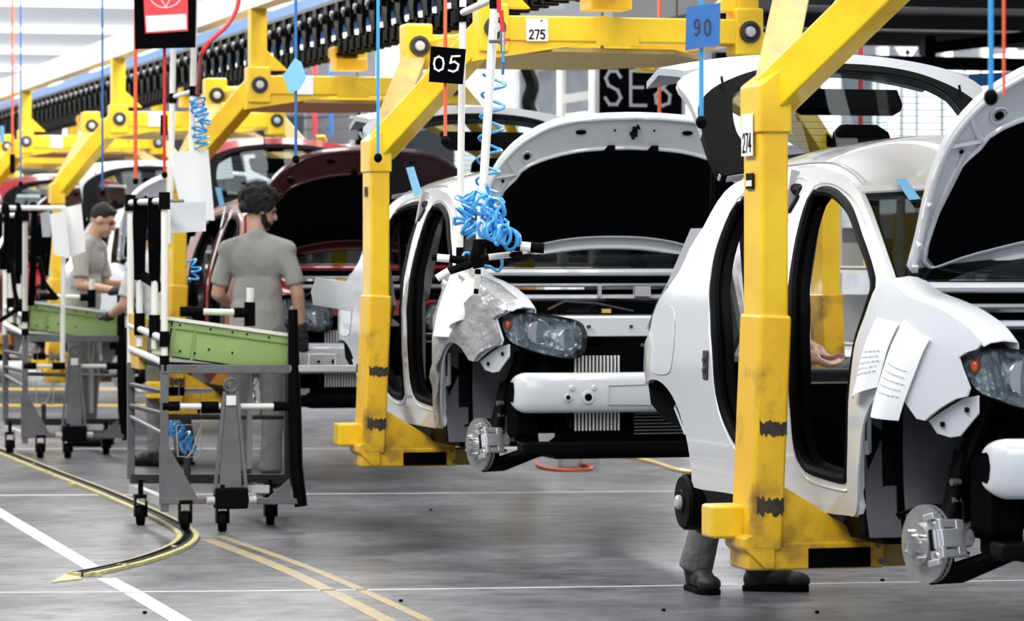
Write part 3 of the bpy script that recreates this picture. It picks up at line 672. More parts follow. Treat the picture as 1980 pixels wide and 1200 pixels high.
# papers on wings
def sheet_on_wing(c4, x0, label, curl=.02):
    P = [Vector((*US(*p, .014),)) for p in c4]; g = []
    for i in range(9):
        row = []
        for j in range(5):
            a = P[0].lerp(P[3], i / 8); b = P[1].lerp(P[2], i / 8); q = a.lerp(b, j / 4)
            row.append((q[0] + x0, -(yside(q[0], q[1]) + .020 + curl * sin(pi * j / 4) * (.3 + i / 8)), q[1]))
        g.append(row)
    return MB().sheet(g, (0, -.0015, 0)), P
for c4, lab in (([(1700, 612), (1742, 624), (1700, 748), (1653, 772)], 'white inspection sheet draped on the front wing of the nearest car, the left one'),
                ([(1752, 618), (1802, 654), (1741, 813), (1687, 804)], 'long white inspection sheet on the front wing of the nearest car, the right one')):
    mb, P = sheet_on_wing(c4, 0, lab); r_ = mb.build('inspection_sheet', 'paper', loc=(P[0][0], -.85, P[0][1])); tag(r_, lab, 'paper', 'inspection sheets on the car wings')
    tx = MB(); rnd = random.Random(5)
    for k in range(5):
        v_ = .42 + k * .075; a = P[0].lerp(P[3], v_); b = P[1].lerp(P[2], v_); u = .15
        while u < .85:
            w_ = rnd.uniform(.03, .09); p = a.lerp(b, u); q = a.lerp(b, u + w_); f = lambda s_, v2: -(yside(s_[0], s_[1]) + .0235 + .02 * sin(pi * v2) * (.3 + v_))
            tx.bar((p[0], f(p, u), p[1]), (q[0], f(q, u + w_), q[1]), .002, .004); u += w_ + .04
    tx.build('printed_lines', 'ink', r_)
# silver protective cover over the second car's wing, with sheets
cvr = fender(-1, 'cover', None, .022, 'wing_cover', .004)
for v in cvr.data.vertices:
    k = sin(v.co.x * 31 + v.co.z * 17) * .010 + sin(v.co.z * 43 - v.co.x * 9) * .007; v.co.y -= max(0, k)
cvr.location = (P2, 0, DZ2); tag(cvr, 'wrinkled silver cloth cover on the front wing of the second car', 'cover')
for c4, lab in (([(1706, 545), (1762, 560), (1722, 742), (1652, 735)], 'white sheet taped down the silver wing cover, the lower left one'),
                ([(1745, 556), (1800, 586), (1752, 690), (1712, 722)], 'white sheet taped on the silver wing cover, beside the first one')):
    mb, P = sheet_on_wing(c4, P2, lab, .03); r_ = mb.build('inspection_sheet', 'paper', loc=(P[0][0] + P2, -.87, P[0][1])); r_.location.z += DZ2; tag(r_, lab, 'paper', 'inspection sheets on the car wings')
# open fuel flap of the second car (the white panel standing off its flank)
a, b, c, d = (UY(*p, Y) for p, Y in (((612, 536), -1.08), ((684, 546), -.86), ((684, 602), -.86), ((606, 590), -1.08)))
fl = MB().sheet([[a, a.lerp(b, .3), a.lerp(b, .6), b], [a.lerp(d, .5) + Vector((-.0, -.02, 0)), a.lerp(c, .5), a.lerp(b, .6).lerp(d.lerp(c, .6), .5), b.lerp(c, .5)], [d, d.lerp(c, .3), d.lerp(c, .6), c]], (-.012, 0, 0)).build('fuel_flap', 'white', None, loc=c, bevel=.004)
tag(fl, 'white rounded flap standing open off the rear flank of the second car', 'flap')
# ------------------------------------------------------------------ yellow hangers
PX0 = -.81
def hanger(label):
    r = root('car_hanger', (PX0, 0, 0), label, 'hanger', 'yellow overhead hangers carrying the cars')
    X = PX0
    for s, yb, yj, ys in ((-1, -1.00, -.60, 1), (1, 1.44, .72, -1)):
        sg = -s   # inward direction
        # post: upper box, thicker lower sleeve leaning slightly outwards
        p = MB().bar((X, yb, 1.18), (X, yb, 1.98), .10, .20, up=(1, 0, 0)).build('post', 'yellow', r, bevel=.012)
        lo = MB().bar((X, yb + s * .035, .43), (X, yb, 1.24), .118, .225, up=(1, 0, 0)).build('lower_post', 'ydirty', r, bevel=.014)
        for z_, hh in ((.85, .04), (.585, .05)):
            q = MB(); rnd = random.Random(int(z_ * 100)); yy = yb + s * .035 * (1.24 - z_) / .88; fx = X + .113
            pts = []; m_ = 14
            for k in range(m_): pts.append((fx, yy - .045 + .098 * k / (m_ - 1), z_ - hh * rnd.uniform(.3, .8)))
            for k in range(m_): pts.append((fx, yy + .053 - .098 * k / (m_ - 1), z_ + hh * rnd.uniform(.3, .8)))
            q.prism(pts, (.0015, 0, 0)).build('scuff_mark', 'scuff', lo)
        MB().bar((X, yb, 1.865), (X, yb, 2.01), .116, .222, up=(1, 0, 0)).prism([(X - .111, yb - .058, 2.01), (X - .111, yb + .058, 2.01), (X - .111, yb + sg * .058 + sg * .05, 2.08), (X - .111, yb + sg * .05, 2.11), (X - .111, yb - sg * .058, 2.03)], (.222, 0, 0)).build('elbow', 'yellow', r, bevel=.008)
        # main arm to the front joint and brace to the rear joint
        MB().bar((X + .02, yb + sg * .02, 1.99), (X + .80, yj, 2.56), .10, .15, up=(0, 0, 1)).build('arm', 'yellow', r, bevel=.010)
        MB().bar((X - .02, yb + sg * .03, 2.02), (X - .80, yj, 2.52), .06, .13, up=(0, 1, 0)).build('brace', 'ydull', r, bevel=.006)
        MB().bar((X + .25, yb + sg * .14, 2.24), (X + .45, yb + sg * .26, 2.45), .08, .02).build('brace_plate', 'yellow', r, bevel=.004)
        # foot
        i0 = yb - s * .02
        MB().prism([(X + .06, yb + sg * a_, b_) for a_, b_ in ((.0, .66), (.05, .64), (.30, .49), (.40, .465), (.40, .37), (-.02, .37))], (.03, 0, 0)).build('gusset', 'ydirty', r, bevel=.006)
        ft = MB().bar((X, yb - sg * .10, .41), (X, yb + sg * .40, .41), .20, .095, up=(0, 0, 1)).prism([(X - .10, yb - sg * .04, .365), (X - .10, yb - sg * .12, .44), (X - .10, yb - sg * .12, .475), (X - .10, yb, .52), (X - .10, yb, .365)], (.21, 0, 0)).build('foot', 'ydirty', r, bevel=.010)
        MB().box(X + .10, X + .108, min(yb + sg * .12, yb + sg * .345), max(yb + sg * .12, yb + sg * .345), .368, .435).build('rubber_pad', 'felt', ft)
        for y_, z_ in ((.375, .44), (.385, .385)): MB().cyl((X + .10, yb + sg * y_, z_), (X + .110, yb + sg * y_, z_), .009, 10).build('bolt', 'grey', ft)
        MB().bar((X - .02, yb + sg * .40, .405), (X - .02, yb + sg * .50, .405), .14, .085, up=(0, 0, 1)).build('foot_extension', 'ydull', ft, bevel=.004)
        if s < 0: MB().bar((X - .05, yb - .20, .525), (X - .05, yb, .525), .13, .115, up=(0, 0, 1)).build('side_stub', 'yellow', r, bevel=.012)
        # joints and uprights
        for dx in (.80, -.80):
            MB().cbox((X + dx, yj, 2.56), (.16, .15, .24)).build('joint_plate', 'yellow', r, bevel=.012)
            j = MB().lathe((X + dx + .08, yj, 2.56), (1, 0, 0), [(0, .055), (.012, .055), (.014, .04), (.004, .038)], 24).build('pivot', 'dgrey', r, sharp=30)
            MB().lathe((X + dx + .085, yj, 2.56), (1, 0, 0), [(0, .028), (.018, .025), (.02, .012)], 16).build('pin', 'lgrey', j)
            if dx > 0: MB().bar((X + dx, yj, 2.62), (X + dx, yj, 3.062), .11, .12, up=(1, 0, 0)).prism([(X + dx - .03, yj + sg * .05, 2.66), (X + dx - .03, yj + sg * .05, 2.80), (X + dx - .03, yj + sg * .20, 2.66)], (.06, 0, 0)).build('upright', 'yellow', r, bevel=.008)
    for dx in (.80, -.80):
        MB().bar((X + dx, -.58, 2.56), (X + dx, .70, 2.56), .14, .125, up=(0, 0, 1)).build('cross_beam', 'yellow', r, bevel=.008)
        MB().prism([(X + dx + .072, -.08 + a_, b_) for a_, b_ in ((0, 2.62), (.05, 2.63), (.22, 2.54), (.22, 2.48), (0, 2.48))], (.01, 0, 0)).build('doubler_plate', 'yellow', r, bevel=.002)
        for y_ in (-.36, .02, .42): MB().cyl((X + dx + .07, y_, 2.57), (X + dx + .076, y_, 2.57), .009, 10).build('bolt', 'dgrey', r)
    MB().prism([(X + .86, -.30, 2.445), (X + .80, .35, 2.445), (X + .30, .66, 2.445), (X - .30, .66, 2.445), (X - .80, .30, 2.445), (X - .80, -.28, 2.445), (X - .3, -.55, 2.445), (X + .3, -.55, 2.445)], (0, 0, .025)).build('underplate', 'ydull', r, bevel=.004)
    for y_ in (-.50, .62): MB().bar((X - .8, y_, 2.54), (X + .8, y_, 2.54), .08, .10).build('side_rail', 'yellow', r, bevel=.006)
    MB().prism([(X + .86, -.68, 2.40), (X + .86, -.05, 2.50), (X + .86, -.05, 2.51), (X + .86, -.68, 2.51)], (-.14, 0, 0)).build('beam_wedge', 'yellow', r)
    MB().cbox((X + .5, .08, 2.72), (.20, .22, .08)).cbox((X + .5, .0, 2.78), (.12, .07, .12)).cbox((X + .5, .16, 2.78), (.12, .07, .12)).cyl((X + .42, -.04, 2.80), (X + .42, .20, 2.80), .035, 12).build('tow_fork', 'yellow', r, bevel=.008)
    MB().cbox((X + .3, .08, 2.80), (.14, .18, .12)).cyl((X + .3, .08, 2.7), (X + .3, .08, 2.84), .03, 12).build('drive_dog', 'black', r, bevel=.01)
    return r
HG = 'yellow car hanger, '
H0 = hanger(HG + 'nearest, its post crossing the foremost white body')
for k, t in ((1, 'second along the line, with number 275 on its cross beam'), (2, 'third along the line, post behind front cart and white sheets'), (3, 'fourth along the line, post beside the short-haired worker'), (4, 'fifth along the line, at the left edge behind the blue cord'), (5, 'farthest but one, only its frame showing at far left'), (6, 'farthest along the line at far left')):
    c = copy_tree(H0); c.location.x = PX0 - 6.14 * k; c['label'] = HG + t
# number plates on hangers
def plate(P, ux, uz, n, w_, h_, text, label, cat, group=None, m='paper', ink='black', name='number_plate', tw=.2, th_=.38, gap=.06, stroke=.018, base=.10, x0=.14):
    P = Vector(P); ux = Vector(ux); uz = Vector(uz); n = Vector(n)
    o = MB().prism([P, P + ux * w_, P + ux * w_ + uz * h_, P + uz * h_], n * .004).build(name, m, loc=P)
    tag(o, label, cat, group)
    if text: lettering(MB(), text, P + ux * w_ * x0 + uz * h_ * base + n * .004, ux, uz, n, w_ * tw, h_ * th_, w_ * gap, stroke).build('lettering', ink, o)
    return o
yv = Vector((0, 1, 0)); zv = Vector((0, 0, 1)); xv = Vector((1, 0, 0))
p = UX(1017, 79, PX0 - 6.14 + .875); q = UX(1059, 36, PX0 - 6.14 + .875)
pl = plate(p, yv, zv, xv, q.y - p.y, q.z - p.z, '275', 'white plate reading 275 on the yellow cross beam', 'number plate', 'number plates on the hangers', stroke=.008)
MB().prism([p + xv * .004 + yv * (.078 + .006 * cos(t)) + zv * (.100 + .006 * sin(t)) for t in [i * pi / 4 for i in range(8)]], (.001, 0, 0)).build('emblem', 'dgrey', pl)
for k in (2, 3, 4):
    X = PX0 - 6.14 * k + .875
    plate((X, -.36, 2.50), yv, zv, xv, .12, .12, '', 'small white plate on the cross beam of the %s yellow hanger' % {2: 'third', 3: 'fourth', 4: 'fifth'}[k], 'number plate', 'number plates on the hangers')
p = UY(1443, 302, -1.052); pl = plate((PX0 - .07, -1.062, p.z), xv, zv, -yv, .115, .145, '274', 'white plate reading 274 on the post of the nearest hanger', 'number plate', 'number plates on the hangers', stroke=.008, tw=.22, th_=.42)
c = plate((PX0 - .045, -1.054, p.z - .115), xv, zv, -yv, .075, .055, '', 'small black and white sticker under the plate 274 on the nearest post', 'sticker', m='black', name='sticker')
MB().box(PX0 - .035, PX0 + .02, -1.061, -1.058, p.z - .105, p.z - .085).build('white_band', 'paper', c)
p = UY(705, 380, -1.054); plate((PX0 - 6.14 - .02, -1.054, p.z), xv, zv, -yv, .05, .05, '', 'tiny dark sticker high on the post of the second hanger', 'sticker', m='dgrey', name='sticker')
# ------------------------------------------------------------------ overhead rails and chain
def rail_beam(y, label):
    m = MB().box(-70, -1.2, y - .07, y + .07, 3.17, 3.20).box(-70, -1.2, y - .02, y + .02, 3.05, 3.18).box(-70, -1.2, y - .07, y + .07, 3.03, 3.06)
    r = m.build('overhead_rail', 'tube', loc=(-1.2, y, 3.03)); tag(r, label, 'rail', 'white overhead rails'); return r
MBr = MB().box(-70, -1.2, -.66, -.54, 3.06, 3.24); tag(MBr.build('overhead_rail', 'tube', loc=(-1.2, -.6, 3.06)), 'long white overhead rail on the aisle side, running above the hangers', 'rail', 'white overhead rails')
tag(MB().box(-70, -1.2, .66, .78, 3.06, 3.24).build('overhead_rail', 'tube', loc=(-1.2, .72, 3.06)), 'long white overhead rail behind the black chain', 'rail', 'white overhead rails')
cv = root('chain_conveyor', (-20, 0, 2.8), 'black drive chain with hanging dogs under a blue rail above the cars', 'conveyor')
MB().box(-38, -2, .02, .16, 3.16, 3.24).box(-38, -2, .155, .17, 2.97, 3.20).build('blue_rail', 'blue', cv)
MB().box(-38, -2, .0, .14, 3.14, 3.165).box(-38, -2, .05, .09, 3.06, 3.14).build('guide_rail', 'dgrey', cv)
ch = MB()
x = -38
i = 0
while x < -2:
    for y_ in (.0, .10) if i % 2 else (.025, .075): ch.cbox((x, y_, 2.83), (.125, .018, .075))
    ch.cyl((x + .05, -.01, 2.83), (x + .05, .11, 2.83), .014, 6); ch.cbox((x, .05, 2.785 if i % 2 else 2.875), (.055, .14, .018))
    x += .10; i += 1
ch.build('drive_chain', 'black', cv)
dog = None; x = -37.8; i = 0
while x < -2 and i < 98:
    if dog is None:
        d0 = MB().prism([(x - .05, 0, 3.14), (x + .05, 0, 3.14), (x + .085, 0, 3.04), (x + .06, 0, 2.95), (x + .09, 0, 2.88), (x - .02, 0, 2.87), (x - .03, 0, 2.96), (x - .08, 0, 3.02)], (0, .03, 0)).prism([(x - .05, .08, 3.14), (x + .05, .08, 3.14), (x + .085, .08, 3.04), (x + .06, .08, 2.95), (x + .09, .08, 2.88), (x - .02, .08, 2.87), (x - .03, .08, 2.96), (x - .08, .08, 3.02)], (0, .03, 0)).cyl((x, -.03, 3.05), (x, .14, 3.05), .035, 10)
        dog = d0.build('chain_dog', 'black', cv); rl = MB().cyl((x + .02, -.045, 3.06), (x + .02, -.028, 3.06), .020, 10).build('roller', 'grey', dog)
    else:
        c = dog.copy(); COL.objects.link(c); c.parent = cv; c.location.x = x + 37.8; cr_ = rl.copy(); COL.objects.link(cr_); cr_.parent = c
    x += .365; i += 1
# grey far stretch of the conveyor
tag(MB().box(-68, -38.2, -.02, .16, 2.86, 3.10).build('chain_cover', 'grey', loc=(-38.2, 0, 2.86)), 'grey housing where the chain runs on beyond the black stretch', 'cover')
# ------------------------------------------------------------------ parts carts
RX = -7.53
def FP(px, py, dx=0.0): return UX(px, py, RX + dx)
def cart(label):
    b = FP(318, 1030); r = root('parts_cart', (RX, b.y, 0), label, 'cart', 'parts carts on castors beside the line')
    J = lambda p, ax, L=.07, rr=.026: MB().cyl(Vector(p) - Vector(ax) * L / 2, Vector(p) + Vector(ax) * L / 2, rr, 12).build('joint', 'rubber', r)
    def T(a, b_, n='tube', m='tube', rr=.018): return MB().cyl(a, b_, rr, 12).build(n, m, r)
    BK = -1.08
    fl0, fl1 = FP(318, 1000), FP(318, 388); bl0, bl1 = FP(253, 925, BK), FP(252, 392, BK)
    MB().bar((fl0.x, fl0.y, fl0.z + .03), (fl0.x, fl0.y, FP(318, 712).z), .04, .035, up=(1, 0, 0)).build('leg', 'grey', r, bevel=.004)
    T(FP(318, 712), fl1, 'upright'); MB().bar((bl0.x, bl0.y, bl0.z), (bl0.x, bl0.y, FP(252, 700, BK).z), .04, .035, up=(1, 0, 0)).build('leg', 'grey', r, bevel=.004)
    T(FP(252, 700, BK), bl1, 'upright')
    T(fl1, bl1, 'top_rod'); J(fl1, zv, .09, .03); J(bl1, zv, .09, .03)
    for y_ in (655, 702):
        a = FP(318, y_); c = Vector((RX + BK, bl1.y, a.z + .05)); T(a, c, 'side_rung'); J(a, zv, .08)
    for y_ in (757, 800):
        a = FP(318, y_); c = Vector((RX + BK, bl1.y, a.z + .0)); T(a, c, 'side_rung', 'dgrey', .014)
    # straps hanging from the top rod
    for t, y1 in ((.28, 545), (.72, 545)):
        a = fl1.lerp(bl1, t); z1 = a.z - .42
        g = [[a + Vector((0, -.035, .02)), a + Vector((0, .03, .025))], [a + Vector((.01, -.04, -.1)), a + Vector((.01, .035, -.1))], [a + Vector((0, -.032, -.3)), a + Vector((0, .03, -.3))], [a + Vector((0, -.03, -.42)), a + Vector((0, .028, -.43))]]
        MB().sheet(g, (.016, 0, 0)).build('hanging_strap', 'felt', r)
        T(a + Vector((0, 0, -.42)), a + Vector((0, 0, -.78)), 'hanger_tube'); J(a + Vector((0, 0, -.66)), zv, .12, .03)
    pts = [fl1.lerp(bl1, .28) + Vector((0, .0, -.40)), fl1.lerp(bl1, .4) + Vector((0, .03, -.46)), fl1.lerp(bl1, .5) + Vector((0, .05, -.44)), fl1.lerp(bl1, .72) + Vector((0, .02, -.40))]
    MB().tube(smooth_poly(pts, False, 4), .028, 8).build('hanging_strap', 'felt', r)
    MB().tube([fl1 + Vector((0, .0, .0)), fl1 + Vector((.02, .10, .0))], .008, 6).build('hook_rod', 'grey', r)
    # deck frame
    zf = FP(400, 712).z
    a, c = FP(310, 713), FP(655, 713)
    MB().bar(a, FP(560, 713), .05, .045).build('front_rail', 'grey', r, bevel=.004)
    MB().bar(FP(560, 712), FP(688, 712), .045, .035).build('side_arm', 'lgrey', r, bevel=.004)
    J(FP(700, 712), (0, 1, 0), .06, .024); MB().cyl(FP(709, 712), FP(722, 712), .028, 16).build('roller', 'chrome', r)
    h = [FP(597, 706), FP(598, 688), FP(603, 685), FP(643, 686), FP(648, 690), FP(649, 706)]; MB().tube(smooth_poly(h, False, 3), .007, 8).build('grab_handle', 'lgrey', r)
    MB().bar(FP(310, 708, BK), FP(560, 700, BK), .05, .04).build('back_rail', 'dgrey', r)
    MB().bar(FP(345, 712), Vector((RX + BK, bl1.y + .05, zf + .02)), .04, .03).build('deck_side', 'dgrey', r)
    dk = [[Vector((RX - .02, a.y + .02, zf + .02)), Vector((RX - .02, a.y + .62, zf - .02))], [Vector((RX + BK, a.y + .02, zf + .04)), Vector((RX + BK, a.y + .62, zf + .0))]]
    MB().sheet(dk, (0, 0, -.012)).build('deck', 'dgrey', r)
    # right-hand black post with a flared lower end
    R0 = [FP(566, 598), FP(568, 700), FP(570, 800), FP(572, 900), FP(582, 978)]
    MB().tube(R0, [.026, .030, .036, .036, .034], 10).build('padded_post', 'rubber', r)
    MB().bar(FP(556, 700, BK), FP(556, 940, BK), .04, .04, up=(1, 0, 0)).build('leg', 'dgrey', r)
    # cross tubes
    T(FP(325, 785), FP(545, 785), 'cross_tube', 'tube', .016)
    for x_ in (330, 405, 545): J(FP(x_, 785), yv, .09)
    T(FP(262, 756, BK), FP(410, 755, BK), 'cross_tube', 'tube', .014); J(FP(340, 756, BK), yv, .09)
    T(FP(365, 602, -.5), FP(478, 604, -.5), 'cross_tube', 'tube'); J(FP(370, 602, -.5), yv, .12, .028); J(FP(470, 604, -.5), yv, .10, .028); J(FP(483, 607, -.5), zv, .13, .03)
    T(FP(483, 592, -.5), FP(484, 556, -.5), 'stub', 'tube', .02)
    T(FP(482, 720, -.5), FP(482, 905, -.5), 'inner_post', 'lgrey', .016)
    T(FP(318, 806), FP(545, 806, BK), 'lower_rod', 'dgrey', .014)
    T(FP(252, 805, BK), FP(316, 838), 'side_stay', 'grey', .012)
    # tow bar
    t0 = FP(446, 742, .03); t1 = FP(446, 955, .06)
    for s in (-1, 1): MB().bar(t0 + Vector((0, s * .033, -.04)), t1 + Vector((0, s * .085, 0)), .018, .022, up=(1, 0, 0)).build('tow_bar_side', 'grey', r, bevel=.003)
    MB().prism([t0 + Vector((-.01, -.035, -.05)), t0 + Vector((-.01, .035, -.05)), t1 + Vector((-.01, .06, 0)), t1 + Vector((-.01, -.06, 0))], (.008, 0, 0)).build('tow_bar_web', 'grey', r)
    MB().tube([t0 + Vector((0, .034 * cos(k * pi / 8), .034 * sin(k * pi / 8) - .005)) for k in range(16)], .009, 8, closed=True).build('tow_ring', 'grey', r)
    MB().prism([t0 + Vector((.012, -.026, -.11)), t0 + Vector((.012, .026, -.11)), t0 + Vector((.012, .026, -.06)), t0 + Vector((.012, -.026, -.06))], (.002, 0, 0)).build('tag_plate', 'paper', r)
    MB().cbox(t1 + Vector((0, 0, -.02)), (.10, .17, .11)).build('hitch_block', 'black', r, bevel=.01)
    for s in (-1, 1): MB().cyl(t1 + Vector((.02, s * .09, -.03)), t1 + Vector((.02, s * .13, -.03)), .022, 12).build('hitch_bolt', 'lgrey', r)
    # base
    zb = FP(400, 968).z
    MB().bar(FP(312, 968), FP(575, 968), .05, .03).build('base_rail', 'grey', r, bevel=.003)
    MB().bar(FP(252, 925, BK), FP(556, 925, BK), .06, .05).build('base_rail', 'dgrey', r)
    MB().bar(Vector((RX, fl0.y, zb)), Vector((RX + BK, fl0.y - .0, zb + .0)), .04, .05).build('base_side', 'lgrey', r)
    MB().bar(Vector((RX, fl0.y + .66, zb)), Vector((RX + BK, fl0.y + .66, zb)), .04, .05).build('base_side', 'dgrey', r)
    MB().prism([FP(326, 862, .02), FP(388, 972, .02), FP(308, 976, .02), FP(308, 862, .02)], (-.008, 0, 0)).build('corner_gusset', 'grey', r)
    MB().prism([FP(508, 972, .02), FP(560, 925, .02), FP(568, 975, .02)], (-.008, 0, 0)).build('corner_gusset', 'grey', r)
    MB().bar(FP(470, 945), FP(520, 945), .03, .04).build('hitch_strap', 'lgrey', r)
    for x_, y_, dx in ((272, 1018, -.5), (358, 1030, .0), (430, 1036, .05), (523, 1019, -.35)):
        w_ = FP(x_, y_, dx); c = Vector((w_.x, w_.y, .055))
        wh = MB().lathe(c, Vector((.25, 1, 0)), [(-.022, .02), (-.022, .050), (-.014, .055), (.014, .055), (.022, .050), (.022, .02)], 20).build('castor_wheel', 'rubber', r)
        MB().cbox(c + Vector((0, -.03, .045)), (.05, .008, .11)).cbox(c + Vector((0, .03, .045)), (.05, .008, .11)).cbox(c + Vector((0, 0, .10)), (.07, .07, .02)).cyl(c + Vector((0, 0, .10)), c + Vector((0, 0, .19)), .014, 10).build('castor_fork', 'black', wh)
    # wire holder
    a = [FP(341, 822, -.3), FP(389, 820, -.3), FP(386, 884, -.3), FP(344, 882, -.3)]
    MB().tube(a, .005, 6, closed=True).tube([FP(388, 825, -.3), FP(372, 872, -.3), FP(360, 886, -.3)], .005, 6).tube([FP(346, 738, -.3), FP(346, 822, -.3)], .003, 6).tube([FP(388, 760, -.3), FP(388, 822, -.3)], .003, 6).build('wire_holder', 'lgrey', r)
    MB().cyl(FP(362, 885, -.3), FP(362, 965, -.3), .018, 12).build('foot_post', 'dgrey', r)
    return r
cart1 = cart('grey tube parts cart in front, on castors at the curved floor rail')
cart2 = copy_tree(cart1); OFF2 = Vector((-6.87, .13, 0)); cart2.location = cart1.location + OFF2; 
for ch in list(cart2.children):
    if ch.name.split('.')[0] in ('side_arm', 'grab_handle', 'roller'): bpy.data.objects.remove(ch)
for ch in list(cart2.children):
    if ch.name.split('.')[0] == 'joint' and ch.data.name.startswith('joint') and sum((Vector(c) for c in ch.bound_box), Vector()).y / 8 > .95: bpy.data.objects.remove(ch)
cart2['label'] = 'farther grey parts cart at the left edge, draped with long black straps'
# green bins
def bin_(c0, c1, zb, dpt, tilt, label, off):
    """c0,c1: front lower left/right px on cart front plane"""
    a = FP(*c0, off); b = FP(*c1, off); L = (b - a).length; ax = (b - a).normalized(); up = Vector((0, -ax.z, ax.y)); bk = Vector((-1, 0, 0))
    h = .205; m = MB(); t = .008; r = None
    P = lambda u, v, w_: a + ax * u + up * v + bk * w_
    def slab(u0, u1, v0, v1, w0, w1): return [P(u, v, w_) for u in (u0, u1) for w_ in (w0, w1) for v in (v0, v1)]
    F = [(0, 1, 3, 2), (4, 6, 7, 5), (0, 4, 5, 1), (2, 3, 7, 6), (0, 2, 6, 4), (1, 5, 7, 3)]
    m.add(slab(0, L, 0, h, 0, t), F).add(slab(0, L, 0, h, dpt - t, dpt), F).add(slab(0, t, 0, h, 0, dpt), F).add(slab(L - t, L, 0, h, 0, dpt), F).add(slab(0, L, 0, t, 0, dpt), F)
    m.add(slab(-.004, L + .004, h - .052, h - .044, -.008, .0), F)
    for k in (.03, .20, .97): m.add(slab(L * k - .006, L * k + .006, 0, h - .01, -.006, 0), F)
    r = m.build('parts_bin', 'green', loc=a); tag(r, label, 'bin', 'green bins on the carts')
    m = MB().add(slab(-.012, L + .012, h - .012, h + .006, -.012, .012), F).add(slab(-.012, L + .012, h - .012, h + .006, dpt - .012, dpt + .01), F).add(slab(-.012, .012, h - .012, h + .006, 0, dpt), F).add(slab(L - .012, L + .012, h - .012, h + .006, 0, dpt), F)
    m.build('rim', 'tube', r)
    for k in (.07, .32, .5, .62, .8): MB().cyl(P(L * k, h - .03, -.001), P(L * k, h - .03, -.003), .006, 8).build('hole', 'felt', r)
    for k in (.1, .22, .33, .52): MB().cyl(P(L * k, .04 + .03 * (k > .3), -.001), P(L * k, .04 + .03 * (k > .3), -.003), .006, 8).build('hole', 'felt', r)
    return r
bn = bin_((322, 690), (558, 722), 0, .5, 0, 'green plastic bin tilted on the deck of the front cart', -.06)
b2 = copy_tree(bn); b2.location = bn.location + OFF2; b2['label'] = 'green plastic bin tilted on the deck of the farther cart'
bx = MB(); a = FP(266, 712, -.85)
bx.prism([FP(262, 606, -.8), FP(286, 612, -.8), FP(284, 714, -.8), FP(268, 714, -.8)], (-.28, 0, 0)); tag(bx.build('carton', 'cardb', loc=a, bevel=.004), 'yellow carton standing behind the left posts of the front cart', 'box')
# sheets and plate on carts
def sheet_px(pxs, D, name, m, label, cat, grp=None, curl=0.0, n=6, cv_=0.0):
    P = [UD(*p, D) for p in pxs]; g = []
    bk = Vector((CT, -ST, 0))
    for i in range(n + 1):
        row = []
        for j in range(n + 1):
            q = P[0].lerp(P[3], i / n).lerp(P[1].lerp(P[2], i / n), j / n); row.append(q + bk * (curl * sin(pi * j / n) + cv_ * (i / n) ** 2))
        g.append(row)
    o = MB().sheet(g, -bk * .002).build(name, m, loc=P[0]); return tag(o, label, cat, grp)
g = []
for i in range(9):
    t = i / 8 * 1.3; g.append([FP(330 + 0, 392 + 62 * sin(t) * .98, -.1 - .2 * cos(t)), FP(398, 390 + 60 * sin(t) * .98, -.1 - .2 * cos(t))])
pp = MB().sheet(g, (-.004, 0, 0)).build('curved_plate', 'silver', loc=g[0][0]); tag(pp, 'grey curved metal plate fixed at the top of the front cart', 'plate')
sheet_px([(334, 295), (403, 288), (415, 426), (352, 424)], 21.62, 'paper_sheet', 'paper', 'large white paper sheet hanging in front of the red car, right of two', 'paper', 'white sheets hanging by the tool frame', .03)
sheet_px([(326, 297), (402, 294), (398, 400), (346, 386)], 21.76, 'paper_sheet', 'paper', 'large white paper sheet hanging in front of the red car, left of two', 'paper', 'white sheets hanging by the tool frame', .02)
sheet_px([(96, 414), (126, 408), (136, 500), (104, 492)], 24.9, 'paper_sheet', 'paper', 'white sheet on the farther cart, beside its black straps', 'paper', 'white sheets on the farther cart', .02)
sheet_px([(122, 402), (157, 394), (166, 486), (128, 500)], 25.1, 'paper_sheet', 'paper', 'white sheet on the farther cart, next to the short-haired worker', 'paper', 'white sheets on the farther cart', .02)
sheet_px([(78, 412), (97, 406), (98, 458), (82, 458)], 25.0, 'curved_plate', 'silver', 'small grey plate behind the white sheets of the farther cart', 'plate')
# long black straps and hoses on the farther cart
for k, (px, w_, y1) in enumerate(((8, 11, 520), (32, 10, 548), (62, 12, 590), (80, 9, 560), (92, 7, 530), (48, 5, 600))):
    D = 25.0 + k * .08; pts = [UD(px, 404, D), UD(px + 2, 396, D - .05), UD(px + 5, 410, D - .1), UD(px + 4, 470, D - .1), UD(px + (3 if k % 2 else -2), y1, D - .06)]
    tag(MB().tube(smooth_poly(pts, False, 4), w_ / 276 / 2 * 1.15, 8).build('rubber_strip', 'felt', loc=pts[0]), 'black rubber strip draped over the farther cart rod, ' + ('first from the left edge', 'third from the left edge', 'longest one at the white post', 'just right of the white post', 'last one towards the worker', 'fourth from the left edge')[k], 'rubber strip', 'black strips on the farther cart')
pts = [UD(76, 500, 24.8), UD(84, 540, 24.8), UD(98, 562, 24.8), UD(112, 578, 24.8)]; tag(MB().tube(smooth_poly(pts, False, 4), .016, 8).build('black_hose', 'rubber', loc=pts[0]), 'black hose curving from the strips down onto the green bin of the farther cart', 'hose')
pts = [UD(22, 500, 24.8), UD(28, 560, 24.8), UD(34, 592, 24.8), UD(12, 612, 24.8), UD(-8, 622, 24.8)]; tag(MB().tube(smooth_poly(pts, False, 4), .016, 8).build('black_hose', 'rubber', loc=pts[0]), 'black hose looping low at the left edge of the farther cart', 'hose')
for x_ in (123, 3):
    pass
